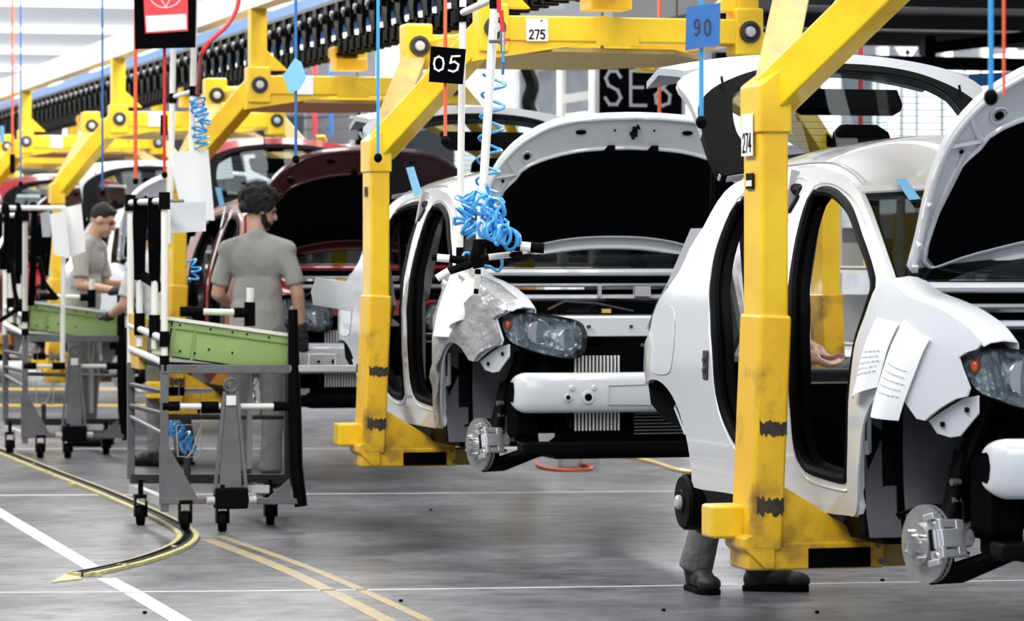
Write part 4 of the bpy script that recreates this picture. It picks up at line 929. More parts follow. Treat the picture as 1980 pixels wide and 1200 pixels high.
o = MB().cyl(UD(0, 402, 25.0), UD(127, 402, 25.0), .018, 10).cyl(UD(123, 402, 25.0), UD(121, 700, 25.0), .018, 10); tag(o.build('drape_rod', 'tube', loc=UD(0, 402, 25)), 'white tube frame carrying the black strips of the farther cart', 'frame')
# ------------------------------------------------------------------ hanging tool frames
def helix(pts, r, turns, n=14, squash=1.0, seed=0, wob=0):
    P = resample(smooth_poly([Vector(p) for p in pts], False, 6), .01, False); N = int(turns * n); out = []; rnd = random.Random(seed); ph = 0
    for i in range(N + 1):
        t = i / N * (len(P) - 1); j = min(int(t), len(P) - 2); p = P[j].lerp(P[j + 1], t - j); d = (P[j + 1] - P[j]).normalized(); u = d.cross(Vector((.97, -.26, .1))).normalized(); v = d.cross(u); a = 2 * pi * i / n
        rr = r * (1 + wob * sin(i * .37) * cos(i * .11)); out.append(p + u * rr * cos(a) + v * rr * squash * sin(a))
    return out
def toolframe(label, full=True):
    r = root('tool_station', UD(926, 500, 14.2), label, 'tool station', 'hanging white tube tool frames')
    r.location.z = UD(926, 530, 14.2).z
    top_ = 6.9
    a = UD(926, 500, 14.2); b = UD(957, 0, 14.2); d = (b - a).normalized(); e = a + d * 1.9
    MB().cyl(a, e, .0175, 12).build('front_tube', 'tube', r)
    a2 = UD(889, 480, 14.75); b2 = UD(896, -60, 14.75); MB().cyl(a2, a2 + (b2 - a2).normalized() * 1.9, .0145, 12).build('rear_tube', 'tube', r)
    MB().cyl(UD(896, 24, 14.72), UD(953, -2, 14.25), .015, 12).build('cross_tube', 'tube', r)
    for p in (UD(894, 28, 14.75), UD(957, 2, 14.2)): MB().cyl(p + Vector((0, 0, -.03)), p + Vector((0, 0, .03)), .022, 12).build('joint', 'rubber', r)
    MB().cyl(UD(889, 478, 14.7), UD(889, 520, 14.7), .016).build('rear_socket', 'rubber', r)
    MB().tube([UD(926, 462, 14.2), UD(926, 480, 14.2), UD(922, 500, 14.2), UD(926, 518, 14.2)], [.024, .030, .034, .022], 12).build('hub', 'rubber', r)
    return r
TF = toolframe('white tube tool frame hanging before the second car, with tools and blue coiled hose')
def tool(p0, p1, p2, D, label, rr=.018, dd=0):
    a, b, c = UD(*p0, D), UD(*p1, D + dd * .5), UD(*p2, D + dd)
    r = MB().tube([a, a.lerp(b, .1), b], [rr * .8, rr, rr], 12).build('tool_holder', 'rubber', loc=a); tag(r, label, 'tool', 'tools round the hub of the front tool frame')
    MB().cyl(b, c, rr * 1.02, 12).build('white_sleeve', 'tube', r); MB().cyl(c, c + (c - b).normalized() * .02, rr * .8, 12).build('end_cap', 'rubber', r); return r
t_ = tool((932, 470), (1006, 476), (1026, 478), 14.1, 'thick black tool barrel with white band and ribbed tip, pointing right', .020)
MB().cyl(UD(1026, 478, 14.1), UD(1052, 480, 14.1), .021, 12).build('ribbed_tip', 'rubber', t_)
tool((930, 500), (945, 497), (988, 492), 14.15, 'white and black tool handle below the thick barrel, pointing right', .013)
tool((985, 494), (1010, 488), (1020, 486), 14.1, 'thin black tool bit at the right of the hub', .008)
tool((905, 505), (869, 500), (845, 498), 14.15, 'white capped tool handle pointing left from the hub', .016)
tool((912, 510), (868, 524), (845, 538), 14.1, 'white capped tool handle pointing down left from the hub', .016)
tool((924, 520), (924, 530), (921, 558), 14.2, 'short white stub below the hub', .012)
# blue coiled hoses
h = MB().tube([UD(972, 92, 14.15), UD(973, 118, 14.15), UD(972, 142, 14.25)], .0065, 8)
h.tube(helix([UD(956, 142, 14.28), UD(953, 200, 14.28), UD(948, 280, 14.28), UD(942, 372, 14.25)], .047, 5.5, 18), .0058, 8)
o = h.build('coiled_hose', 'hose', loc=UD(972, 92, 14.15)); tag(o, 'light blue coiled air hose hanging along the front tool frame, stretched part', 'hose')
h = MB()
h.tube(helix([UD(948, 374, 14.1), UD(930, 385, 14.1), UD(948, 400, 14.05), UD(965, 398, 14.1), UD(948, 418, 14.1), UD(975, 425, 14.05), UD(940, 440, 14.1), UD(965, 452, 14.0), UD(998, 462, 14.1)], .038, 17, 14, .8, 1, .35), .0074, 7)
tag(h.build('coiled_hose', 'hose', loc=UD(948, 374, 14.1)), 'bunched light blue coiled hose right of the front tool frame tube', 'hose')
h = MB().tube(helix([UD(905, 372, 14.3), UD(915, 395, 14.3), UD(895, 425, 14.3), UD(910, 440, 14.3), UD(918, 455, 14.3)], .036, 8, 14, .8, 2, .3), .0070, 7).tube(smooth_poly([UD(905, 388, 14.3), UD(885, 378, 14.3), UD(880, 384, 14.3), UD(895, 390, 14.3)], False, 4), .003, 6)
tag(h.build('coiled_hose', 'hose', loc=UD(905, 372, 14.3)), 'bunched light blue coiled hose left of the front tool frame tube', 'hose')
pts = [UD(*p, 14.2) for p in ((895, 495), (902, 488), (915, 495), (930, 512), (948, 516), (962, 524), (970, 515), (970, 500))]
tag(MB().tube(smooth_poly(pts, False, 5), .006, 7).build('hose_loop', 'hose', loc=pts[0]), 'blue hose loop hanging below the tools of the front frame', 'hose')
v = root('air_valve', UD(972, 80, 14.15), 'small chrome air valve with red tap where red hose meets blue coil', 'valve')
MB().cyl(UD(972, 62, 14.15), UD(972, 100, 14.15), .010, 12).cyl(UD(972, 74, 14.15), UD(972, 86, 14.15), .016, 12).build('body', 'chrome', v)
MB().cyl(UD(945, 80, 14.15), UD(972, 80, 14.15), .007, 10).build('clamp_arm', 'grey', v); MB().cbox(UD(981, 77, 14.1), (.012, .02, .01)).build('tap', 'redcord', v)
pts = [UD(972, 64, 14.15), UD(969, 20, 14.15), UD(964, -10, 14.15), UD(960, -400, 14.15)]
tag(MB().tube(smooth_poly(pts, False, 4), .009, 8).build('air_hose', 'redcord', loc=pts[0]), 'red air hose coming down to the chrome valve', 'hose')
# second frame behind the carts
r = root('tool_station', UD(372, 300, 20.9), 'white tube tool frame hanging above the front cart beside the red signboard', 'tool station', 'hanging white tube tool frames')
MB().cyl(UD(335, 96, 21.8), UD(328, 470, 21.8), .018, 12).build('rear_tube', 'tube', r); MB().cyl(UD(381, -260, 21.7), UD(371, 296, 21.7), .019, 12).build('front_tube', 'tube', r)
MB().cyl(UD(332, 188, 21.8), UD(374, 176, 21.7), .014, 12).build('cross_tube', 'tube', r); MB().cyl(UD(335, 96, 21.8), UD(337, -300, 21.8), .018, 12).build('hanger_tube', 'tube', r)
for p in (UD(334, 190, 21.8), UD(374, 176, 21.7)): MB().cyl(p - zv * .03, p + zv * .03, .024, 12).build('joint', 'rubber', r)
h = MB().tube(helix([UD(380, 190, 21.65), UD(388, 215, 21.6), UD(396, 235, 21.6), UD(386, 250, 21.6), UD(392, 285, 21.6)], .042, 9, 14, .8, 3, .3), .008, 7)
tag(h.build('coiled_hose', 'hose', loc=UD(380, 190, 20.85)), 'blue coiled hose hanging at the tool frame over the front cart', 'hose')
pts = [UD(455, -40, 20.7), UD(461, 5, 20.7), UD(440, 48, 20.7), UD(405, 80, 20.7), UD(390, 105, 20.7), UD(386, 140, 21.2), UD(381, 180, 21.6)]
tag(MB().tube(smooth_poly(pts, False, 5), .013, 8).build('air_hose', 'redcord', loc=pts[0]), 'red air hose swinging down to the tool frame over the front cart', 'hose')
h = MB().tube(helix([UD(368, 500, 20.6), UD(380, 520, 20.6), UD(372, 545, 20.6)], .025, 3.2, 14, 1, 4), .006, 7)
tag(h.build('coiled_hose', 'hose', loc=UD(368, 500, 20.6)), 'thin blue coiled hose hanging before the red car, left of the curly-haired worker', 'hose')
h = MB().tube(helix([UD(325, 820, 19.3), UD(345, 835, 19.2), UD(358, 850, 19.2), UD(372, 862, 19.2), UD(350, 868, 19.2)], .038, 8, 12, .8, 5, .3), .007, 7)
tag(h.build('coiled_hose', 'hose', loc=UD(325, 820, 19.2)), 'blue coiled hose bunched in the wire holder of the front cart', 'hose')
# ------------------------------------------------------------------ pull cords, signs
YC = -1.55
def cord(px, y1, m, label, ball=True, r_=.0075, Y=YC, x2=None, grp='pull cords hanging along the aisle'):
    a = UY(px, y1, Y); b = UY(x2 if x2 is not None else px, 0, Y); d = b - a; t = (6.95 - a.z) / d.z; e = Vector((a.x + d.x * .0, a.y + d.y * .0, 6.95)) if x2 is None else a + d * t
    r = root('pull_cord', a, label, 'pull cord', grp); MB().cyl(a, e, r_, 8).build('cord', m, r)
    if ball: MB().ball(a, .0185, 16, 10, sc=(1, 1, 1.15)).build('knob', 'rubber', r)
    return r
C = [(861, 272, 'orange', 'orange pull cord carrying the 05 sign, black knob below'), (731, 305, 'hose', 'blue pull cord ending in a black knob before the second yellow post'),
     (572, 308, 'blue', 'blue pull cord with the light blue square card on it'), (1356, 236, 'hose', 'blue pull cord with the dark blue card, black knob beside the open tailgate'),
     (1916, 188, 'hose', 'thick blue pull cord at the right, black knob above the open hood'), (198, 372, 'blue', 'blue pull cord hanging left of the red signboard'), (40, 355, 'blue', 'blue pull cord near the left edge of the picture')]
for px, y1, m, lab in C: cord(px, y1, m, lab)
cord(1941, 185, 'orange', 'thin orange cord just right of the thick blue one', False, .0045); cord(262, 350, 'orange', 'orange cord at the left side of the red signboard', True, .012)
cord(318, 338, 'redcord', 'red cord below the red signboard with a black grip on it', True, .010)
cord(24, 320, 'orange', 'orange cord at the left edge with a black grip on it', False, .009); cord(1664, 262, 'redcord', 'dark red cord hanging behind the open tailgate of the nearest car', False, .012, 1.3)
cord(1275, 232, 'orange', 'orange cord hanging in front of the 8 of the SE8 board', False, .012, 1.9); cord(609, 262, 'redcord', 'red cord far behind, above the red car', False, .02, 1.9); cord(640, 262, 'blue', 'blue cord far behind, above the red car', False, .02, 1.9)
for px, py, h_, lab in ((317, 242, 44, 'black grip box on the red cord below the signboard'), (24, 316, 40, 'black grip box on the orange cord at the left edge')):
    p = UY(px, py, YC + .0); tag(MB().cbox(p, (.03, .040, h_ / 320 * (.9 if px > 100 else 1.2))).build('grip_box', 'rubber', loc=p, bevel=.004), lab, 'grip box', 'grip boxes on cords')
def card(pxs, D, m, name, label, cat, th=.004):
    P = [UD(*p, D) for p in pxs]; bk = Vector((CT, -ST, 0)); o = MB().prism(P, -bk * th).build(name, m, loc=P[0]); return tag(o, label, cat), P, bk
D5 = KX * (YC - CY) / (861 + 842) - .03
o, P, n = card([(829, 158), (895, 163), (901, 95), (833, 89)], D5, 'felt', 'sign_board', 'black square sign hand-lettered 05 in white on the orange cord', 'sign')
rt = Vector((ST, CT, 0)); k = D5 / FPX
lettering(MB(), '0', UD(838, 137, D5) + n * .001, rt, zv, n, 21 * k, 28 * k, 0, 3.6 * k).build('lettering', 'paper', o); lettering(MB(), '5', UD(866, 139, D5) + n * .001, (rt + zv * .05).normalized(), (zv + rt * .12).normalized(), n, 21 * k, 30 * k, 0, 3.6 * k).build('lettering', 'paper', o)
D9 = KX * (YC - CY) / (1357 + 842) - .02; k = D9 / FPX
o, P, n = card([(1325, 98), (1392, 87), (1393, 5), (1327, 14)], D9, 'blue', 'blue_card', 'dark blue square card marked 90 on the blue cord by the tailgate', 'card')
lettering(MB(), '90', UD(1342, 68, D9) + n * .001, rt, zv, n, 12 * k, 30 * k, 8 * k, 3 * k).build('lettering', 'dgrey', o)
D7 = KX * (YC - CY) / (572 + 842) - .02
card([(560, 181), (547, 146), (570, 112), (583, 120), (592, 150), (580, 172)], D7, 'lblue', 'blue_card', 'light blue tilted square card on the blue cord above the red car', 'card')
card([(0, 275), (0, 243), (8, 243), (9, 274)], 25, 'lblue', 'blue_card', 'small light blue card cut by the left edge of the picture', 'card')
DS = KX * (YC - CY) / (320 + 842) - .05; k = DS / FPX
o, P, n = card([(261, 95), (378, 92), (380, -20), (259, -20)], DS, 'felt', 'sign_board', 'black board with a red sheet and white field above the front cart', 'sign')
q = lambda a, b, o_=.003: UD(a, b, DS) + n * o_
MB().prism([q(281, 65), q(364, 60), q(363, -16), q(277, -16)], n * .001).build('red_sheet', 'redcord', o); MB().prism([q(284, 62, .0045), q(361, 56, .0045), q(360, 27, .0045), q(282, 31, .0045)], n * .001).build('white_field', 'paper', o)
lg = MB(); cc = (320, -12); pts = [q(cc[0] + 31 * cos(t * pi / 16), cc[1] + 27 * sin(t * pi / 16), .005) for t in range(32)]; lg.tube(pts, .0030, 5, closed=True)
for a_, b_ in (((304, -14), (321, 14)), ((321, 14), (335, -14))): lg.bar(q(*a_, .005), q(*b_, .005), .005, .004)
lg.build('ring_mark', 'paper', o)
# black boards with SE8
def board(px0, py0, px1, py1, D, text, label, fr=8):
    X = UD(px0, py0, D).x; a = UX(px0, py1, X); b = UX(px1, py0, X); W, H = b.y - a.y, b.z - a.z; f_ = fr * D / FPX
    r = root('sign_board', a, label, 'sign', 'black station boards behind the line')
    MB().box(X - .03, X, a.y, b.y, a.z, b.z).build('panel', 'felt', r)
    for y_ in (a.y + .03, b.y - .03): MB().cyl((X - .02, y_, b.z), (X - .02, y_, 7.0), .008, 6).build('hanger_rod', 'dgrey', r)
    MB().box(X - .035, X + .01, a.y - f_, a.y, a.z - f_, b.z + f_).box(X - .035, X + .01, b.y, b.y + f_, a.z - f_, b.z + f_).box(X - .035, X + .01, a.y, b.y, a.z - f_, a.z).box(X - .035, X + .01, a.y, b.y, b.z, b.z + f_).build('frame', 'lgrey', r)
    lettering(MB(), text, (X + .001, a.y + W * .06, a.z + H * .18), yv, zv, xv, W * .22, H * .66, W * .08, W * .035).build('lettering', 'silver', r)
board(1158, 122, 1318, 221, 25, 'SE8', 'black station board SE8 behind the second car, nearer one'); board(686, 204, 810, 281, 36, 'SE8', 'farther black station board whose S shows beside the second yellow post')
# ------------------------------------------------------------------ people
def caps(mb, a, b, ra, rb, n=14, sq=(1, 1)):
    a = Vector(a); b = Vector(b); d = (b - a).normalized(); pts = []; rs = []
    for i in range(5): t = pi / 2 * i / 4; pts.append(a - d * ra * cos(t)); rs.append(max(ra * sin(t), .001))
    for i in range(1, 4): pts.append(a.lerp(b, i / 4)); rs.append(ra + (rb - ra) * i / 4)
    for i in range(5): t = pi / 2 * (4 - i) / 4; pts.append(b + d * rb * cos(t)); rs.append(max(rb * sin(t), .001))
    return mb.tube(pts, rs, n)
def person(px, py_feet, D, heading, label, J, shirt='shirt', pants='pants', gloves=True, hairstyle='curly', beard=True, head_yaw=0, head_pitch=0, name='person'):
    base = UD(px, 490, D); base.z = 0
    T = Matrix.Translation(base) @ Matrix.Rotation(R(heading), 4, 'Z')
    r = root(name, base, label, 'person'); V = lambda p: T @ Vector(p); rot3 = T.to_3x3()
    hd = Vector(J['head']); HR = rot3 @ Matrix.Rotation(R(head_yaw), 3, 'Z') @ Matrix.Rotation(R(head_pitch), 3, 'Y')
    HV = lambda x, y, z: V(hd) + HR @ Vector((x, y, z))
    sk = MB()
    # trunk, neck, head
    ch, pv, nk = Vector(J['chest']), Vector(J['pelvis']), Vector(J['neck'])
    rz = lambda R_=None: rot3
    sk.ball(V(ch), .1, 16, 12, sc=(1.05, 1.65, 1.6), rot=rot3); sk.ball(V(ch.lerp(pv, .5)), .1, 16, 12, sc=(1.0, 1.35, 1.6), rot=rot3); sk.ball(V(pv), .1, 16, 12, sc=(1.1, 1.55, 1.2), rot=rot3)
    caps(sk, V(nk - Vector((.01, 0, .05))), HV(-.02, 0, -.06), .062, .054)
    sk.ball(HV(-.012, 0, .028), .1, 20, 14, sc=(.94, .76, .98), rot=HR); sk.ball(HV(.025, 0, -.045), .1, 16, 12, sc=(.66, .58, .68), rot=HR); sk.ball(HV(.062, 0, -.088), .028, 12, 8, rot=HR)
    caps(sk, HV(.085, 0, .018), HV(.108, 0, -.022), .010, .016, 10); sk.ball(HV(.088, 0, -.058), .018, 12, 8, sc=(.8, 1.3, .7), rot=HR)
    sk.ball(HV(.082, 0, .030), .03, 12, 8, sc=(.5, 1.7, .4), rot=HR)
    for s in (-1, 1): sk.ball(HV(-.008, s * .077, -.004), .03, 12, 8, sc=(.7, .35, 1.05), rot=HR)
    arms = MB(); sh = MB(); tr = MB(); gl = MB()
    for s, key in ((1, 'L'), (-1, 'R')):
        S_, E, W, Hd = (Vector(J[key + k]) for k in ('sh', 'el', 'wr', 'hd'))
        caps(sk, V(S_), V(E), .050, .042); caps(sk, V(E), V(W), .043, .029); sk.ball(V(S_), .06, 12, 10)
        tgt = gl if gloves else sk
        d = (Hd - W).normalized(); sd = Vector(J.get(key + 'side', (0, s, 0))).normalized(); sd = (sd - d * sd.dot(d)).normalized(); nn = d.cross(sd)
        for m_ in ((sk, tgt) if gloves else (sk,)):
            g_ = 1.0 if m_ is sk else 1.10
            caps(m_, V(W), V(W + d * .03), .028 * g_, .032 * g_, 12)
            for k, (off, L) in enumerate(((-.030, .070), (-.010, .082), (.011, .076), (.030, .060))):
                a = W + d * .035 + sd * off * .7; b = W + d * .092 + sd * off; caps(m_, V(a), V(b), .017 * g_, .013 * g_, 8)
                c = b + (d * .85 + nn * .35 * s).normalized() * L * .55; e = c + (d * .6 + nn * .8 * s).normalized() * L * .45
                caps(m_, V(b), V(c), .0095 * g_, .009 * g_, 8); caps(m_, V(c), V(e), .009 * g_, .0078 * g_, 8)
            th = W + d * .035 - sd * .028; t2 = th + (d * .6 - sd * .7).normalized() * .045; caps(m_, V(th), V(t2), .014 * g_, .011 * g_, 8); caps(m_, V(t2), V(t2 + (d * .9 - sd * .1).normalized() * .032), .0105 * g_, .009 * g_, 8)
        if gloves: caps(gl, V(W - d * .035), V(W), .036, .034, 12)
        # sleeve to just above the elbow
        caps(sh, V(S_ + Vector((0, -s * .02, 0))), V(S_.lerp(E, .50)), .064, .057); sh.tube([V(S_.lerp(E, .45)), V(S_.lerp(E, .80))], [.058, .062], 18)
        caps(sh, V(S_), V(Vector((nk.x, s * .055, nk.z - .02))), .062, .045)
        Hp, K, A = (Vector(J[key + k]) for k in ('hip', 'kn', 'an'))
        caps(sk, V(Hp), V(K), .075, .048); caps(sk, V(K), V(A), .048, .032)
        caps(tr, V(Hp), V(K), .098, .074); caps(tr, V(K), V(A + Vector((0, 0, .02))), .074, .064); tr.tube([V(K.lerp(A, .55)), V(A + Vector((-.01, 0, -.01)))], [.068, .076], 16)
        fd = Vector(J.get(key + 'toe', (1, 0, 0))).normalized()
        bt = MB(); heel = Vector((A.x, A.y, 0)); fs = Vector((-fd.y, fd.x, 0))
        caps(sk, V(A), V(heel + fd * .10 + Vector((0, 0, .035))), .035, .03)
        caps(bt, V(A + Vector((0, 0, .06))), V(A + Vector((0, 0, -.01))), .056, .060)
        rr_ = rot3 @ Matrix.Rotation(math.atan2(fd.y, fd.x), 3, 'Z')
        bt.ball(V(heel + fd * -.02 + Vector((0, 0, .050))), .055, 14, 10, sc=(1.0, .85, .9), rot=rr_); bt.ball(V(heel + fd * .07 + Vector((0, 0, .058))), .06, 14, 10, sc=(1.5, .82, .85), rot=rr_); bt.ball(V(heel + fd * .155 + Vector((0, 0, .045))), .055, 14, 10, sc=(1.15, .95, .72), rot=rr_)
        bt.tube([V(A + Vector((0, 0, .09))), V(A + Vector((0, 0, .05)))], [.062, .064], 14)
        bo = bt.build('boot', 'boot', r, mods=REM(.008, 3))
        so = MB(); prof = [(-.075, .030), (-.06, .042), (0, .044), (.06, .046), (.13, .052), (.18, .044), (.21, .02)]
        out = [heel + fd * a + fs * b for a, b in prof] + [heel + fd * a - fs * b for a, b in prof[::-1]]
        so.prism([V(p) for p in out], (0, 0, .024)).build('sole', 'rubber', bo, bevel=.004)
        lc = MB()
        for k in range(4): q = heel + fd * (.045 + k * .022) + Vector((0, 0, .112 - k * .010)); lc.bar(V(q - fs * .022), V(q + fs * .022), .005, .005)
        lc.build('laces', 'dgrey', bo)
    # shirt trunk
    sh.ball(V(ch + Vector((0, 0, .03))), .1, 18, 14, sc=(1.18, 1.80, 1.72), rot=rot3); sh.ball(V(ch.lerp(pv, .45)), .1, 18, 14, sc=(1.22, 1.62, 2.0), rot=rot3)
    a = ch.lerp(pv, .35); b = pv + Vector((0, 0, -.04)); m2 = MB(); n = 24; vs = []
    for i in range(7):
        t = i / 6; c = a.lerp(b, t)
        for k in range(n): an = 2 * pi * k / n; rx, ry = .108 + .022 * min(1, t * 2), .142 + .030 * min(1, t * 2); vs.append(V(c + Vector((rx * cos(an) * (1 + .03 * sin(an * 5 + t * 4)), ry * sin(an), 0))))
    sh.add(vs, [(i * n + k, i * n + (k + 1) % n, (i + 1) * n + (k + 1) % n, (i + 1) * n + k) for i in range(6) for k in range(n)] + [tuple(range(n))[::-1], tuple(6 * n + k for k in range(n))])
    caps(sh, V(nk - Vector((0, 0, .06))), V(nk + Vector((-.005, 0, .0))), .085, .066)
    tr.ball(V(pv + Vector((0, 0, -.03))), .1, 18, 14, sc=(1.26, 1.66, 1.3), rot=rot3)
    sk.build('body_skin', 'skin', r, mods=REM(.0075, 4)); sh.build('shirt', shirt, r, mods=REM(.011, 5)); tr.build('trousers', pants, r, mods=REM(.012, 5))
    if gloves: gl.build('gloves', 'glove', r, mods=REM(.0065, 2))
    # hair, beard, brows, eyes
    h = MB(); rnd = random.Random(9)
    if hairstyle == 'curly':
        h.ball(HV(-.030, 0, .052), .1, 18, 12, sc=(1.10, 1.04, 1.04), rot=HR)
        for i in range(170):
            u = rnd.uniform(-1, 1); t = rnd.uniform(0, 2 * pi); q = Vector((sqrt1(u) * cos(t), sqrt1(u) * sin(t), u))
            if q.x > .35 and q.z < .45 or q.z < -.75: continue
            h.ball(HV(-.032 + q.x * .115, q.y * .104, .054 + q.z * .108), rnd.uniform(.015, .027), 8, 6)
        h.ball(HV(.06, 0, .105), .04, 10, 8, sc=(1, 1.6, .8), rot=HR)
    else:
        h.ball(HV(-.020, 0, .040), .1, 20, 14, sc=(.95, .80, .93), rot=HR); h.ball(HV(.02, 0, .09), .05, 12, 8, sc=(1.2, 1.3, .6), rot=HR)
    h.build('hair', 'hair', r, mods=REM(.008, 2))
    if beard:
        b_ = MB().ball(HV(.034, 0, -.075), .1, 16, 12, sc=(.58, .60, .42), rot=HR); caps(b_, HV(.0, .068, -.02), HV(.03, .058, -.07), .016, .022); caps(b_, HV(.0, -.068, -.02), HV(.03, -.058, -.07), .016, .022); caps(b_, HV(.098, .022, -.044), HV(.098, -.022, -.044), .008, .008)
        b_.build('beard', 'hair', r, mods=REM(.007, 2))
    for s in (-1, 1):
        MB().ball(HV(.074, s * .031, .012), .012, 10, 8).build('eye', 'boot', r); caps(MB(), HV(.086, s * .016, .034), HV(.076, s * .048, .034), .006, .005, 8).build('eyebrow', 'hair', r)
    return r
def sqrt1(u): return math.sqrt(max(0, 1 - u * u))
stand = dict(head=(.03, 0, 1.70), neck=(0, 0, 1.555), chest=(0, 0, 1.37), pelvis=(0, 0, 1.0), Lhip=(0, .10, .95), Rhip=(0, -.10, .95), Lkn=(.03, .11, .52), Rkn=(.03, -.11, .52), Lan=(0, .13, .10), Ran=(0, -.13, .10))
J1 = dict(stand, Lsh=(0, .19, 1.475), Rsh=(0, -.19, 1.475), Lel=(.02, .255, 1.20), Rel=(-.01, -.26, 1.20), Lwr=(.23, .22, 1.12), Rwr=(.05, -.275, .97), Lhd=(.33, .18, 1.12), Rhd=(.08, -.27, .87), Lan=(.06, .12, .10), Ran=(-.05, -.10, .10), Lkn=(.07, .12, .52), Rkn=(.01, -.10, .52), head=(.05, -.01, 1.72))
person(497, 940, 22.2, 156, 'worker seen from behind, curly dark hair, beard and grey T-shirt, standing beyond the front cart', J1, head_yaw=-58, head_pitch=16)
J2 = dict(stand, head=(.17, .0, 1.70), neck=(.09, 0, 1.565), chest=(.05, 0, 1.38), Lsh=(.07, .20, 1.49), Rsh=(.07, -.20, 1.49), Lel=(.10, .25, 1.21), Rel=(.08, -.25, 1.21), Lwr=(.34, .16, 1.22), Rwr=(.33, -.16, 1.17), Lhd=(.44, .12, 1.22), Rhd=(.44, -.12, 1.18))
person(158, 900, 27.0, 62, 'short-haired worker in a grey T-shirt and black gloves bending towards the right', J2, hairstyle='short', beard=False, head_yaw=6, head_pitch=26)
J3 = dict(stand, head=(.30, 0, 1.50), neck=(.20, 0, 1.42), chest=(.12, 0, 1.27), Lsh=(.16, .20, 1.36), Rsh=(.16, -.20, 1.36), Lel=(.20, .24, 1.10), Rel=(.20, -.24, 1.10), Lwr=(.42, .18, 1.02), Rwr=(.42, -.18, 1.02), Lhd=(.52, .14, 1.0), Rhd=(.52, -.14, 1.0))
person(330, 910, 24.4, 215, 'worker in a pale shirt mostly hidden behind the left posts of the front cart', J3, shirt='wshirt', hairstyle='short', beard=False, head_pitch=35)
J4 = dict(stand, head=(.22, .02, 1.62), neck=(.14, .02, 1.50), chest=(.08, .02, 1.33), Lhip=(0, .12, .95), Rhip=(0, -.12, .95), Lkn=(.02, .14, .52), Rkn=(.06, -.16, .50), Lan=(-.06, .14, .10), Ran=(-.02, -.20, .10),
          Lsh=(.10, .22, 1.42), Rsh=(.12, -.19, 1.42), Lel=(.16, .26, 1.14), Rel=(.18, -.22, 1.12), Lwr=(.34, .16, 1.04), Rwr=(.36, -.14, 1.02), Lhd=(.42, .12, 1.0), Rhd=(.44, -.1, .98))
J4.update(Lan=(.13, .04, .10), Ran=(-.13, -.04, .10), Rtoe=(.55, -1, 0), Ltoe=(1, .1, 0), Lkn=(.12, .08, .52), Rkn=(-.04, -.08, .50))
person(1409, 1140, 15.35, 62, 'worker behind the nearest car, only grey trouser legs and dark boots clearly showing below it', J4, shirt='wshirt', hairstyle='short', beard=False, gloves=False, head_pitch=20)
sheet_px([(405, 312), (446, 302), (452, 344), (412, 347)], 28.5, 'paper_sheet', 'paper', 'small white sheet on the hood behind the red car, beside the large hanging sheets', 'paper', 'white sheets behind the red car')
sheet_px([(470, 300), (492, 298), (502, 343), (478, 348)], 28.5, 'paper_sheet', 'paper', 'narrow white sheet on the raised hood behind the red car, farther right of two', 'paper', 'white sheets behind the red car')
# ------------------------------------------------------------------ floor marks
def strip(pts, w_, z, name, m, label, cat, grp=None, clean=None):
    P = [UZ(a, b) for a, b in pts]; P = smooth_poly([Vector((p.x, p.y)) for p in P], False, 6) if len(P) > 2 else [Vector((p.x, p.y)) for p in P]
    g = []
    for i, p in enumerate(P):
        d = (P[min(i + 1, len(P) - 1)] - P[max(i - 1, 0)]).normalized(); n = Vector((-d.y, d.x)); g.append([(*(p + n * w_ / 2), z), (*(p - n * w_ / 2), z)])
    o = MB().sheet(g, (0, 0, -z * .9)).build(name, m, loc=(P[0].x, P[0].y, 0)); return tag(o, label, cat, grp, 'structure' if cat is None else None)
M['line'] = mat('white_floor_paint', (.72, .73, .75), .5, noise=(6, (.5, .5, .52), .55, .75))
M['yline'] = mat('worn_yellow_floor_paint', (.50, .42, .14), .5, noise=(14, (.30, .29, .24), .42, .62))
M['ychan'] = mat('pale_yellow_rail', (.62, .56, .25), .5, noise=(20, (.40, .36, .18), .45, .7))
M['oline'] = mat('faded_orange_floor_paint', (.42, .30, .09), .45, noise=(12, (.27, .26, .24), .40, .60))
for k, p in enumerate((((-160, 895), (190, 1105)), ((205, 1118), (253, 1143)), ((258, 1146), (440, 1254)))): strip(p, .085, .002, 'trim_%d' % (k + 1), 'line', None, None)
strip(((-200, 1146), (700, 1140), (2180, 1119)), .026, .0015, 'trim_4', 'line', None, None)
strip(((-200, 958), (1000, 952), (2300, 938)), .05, .0015, 'trim_5', 'line', None, None)
strip(((-300, 868), (1000, 866), (2300, 860)), .07, .0015, 'trim_6', 'line', None, None)
strip(((400, 1042), (560, 1105), (770, 1210)), .07, .0015, 'trim_7', 'oline', None, None)
strip(((425, 1036), (610, 1102), (830, 1200)), .05, .0015, 'trim_8', 'oline', None, None)
M['yband'] = mat('yellow_floor_paint', (.72, .50, .08), .4)
strip(((-500, 783), (900, 783), (2400, 783)), .5, .002, 'trim_9', 'yband', None, None)
strip(((-500, 752), (900, 752), (2400, 752)), .6, .002, 'trim_10', 'yband', None, None)
TR = [(-30, 862), (30, 886), (110, 918), (200, 953), (280, 988), (335, 1015), (362, 1035), (355, 1052), (325, 1068), (270, 1087), (205, 1103), (150, 1114)]
gr = root('guide_rail', UZ(362, 1035), 'low yellow-edged guide rail curving over the floor under the front cart', 'guide rail')
P = smooth_poly([Vector((UZ(*p).x, UZ(*p).y)) for p in TR], False, 6)
def off(o_, w_, z0, z1, name, m):
    g = []
    for i, p in enumerate(P):
        d = (P[min(i + 1, len(P) - 1)] - P[max(i - 1, 0)]).normalized(); n = Vector((-d.y, d.x)); g.append([(*(p + n * (o_ + w_ / 2)), z1), (*(p + n * (o_ - w_ / 2)), z1)])
    MB().sheet(g, (0, 0, z0 - z1)).build(name, m, gr)
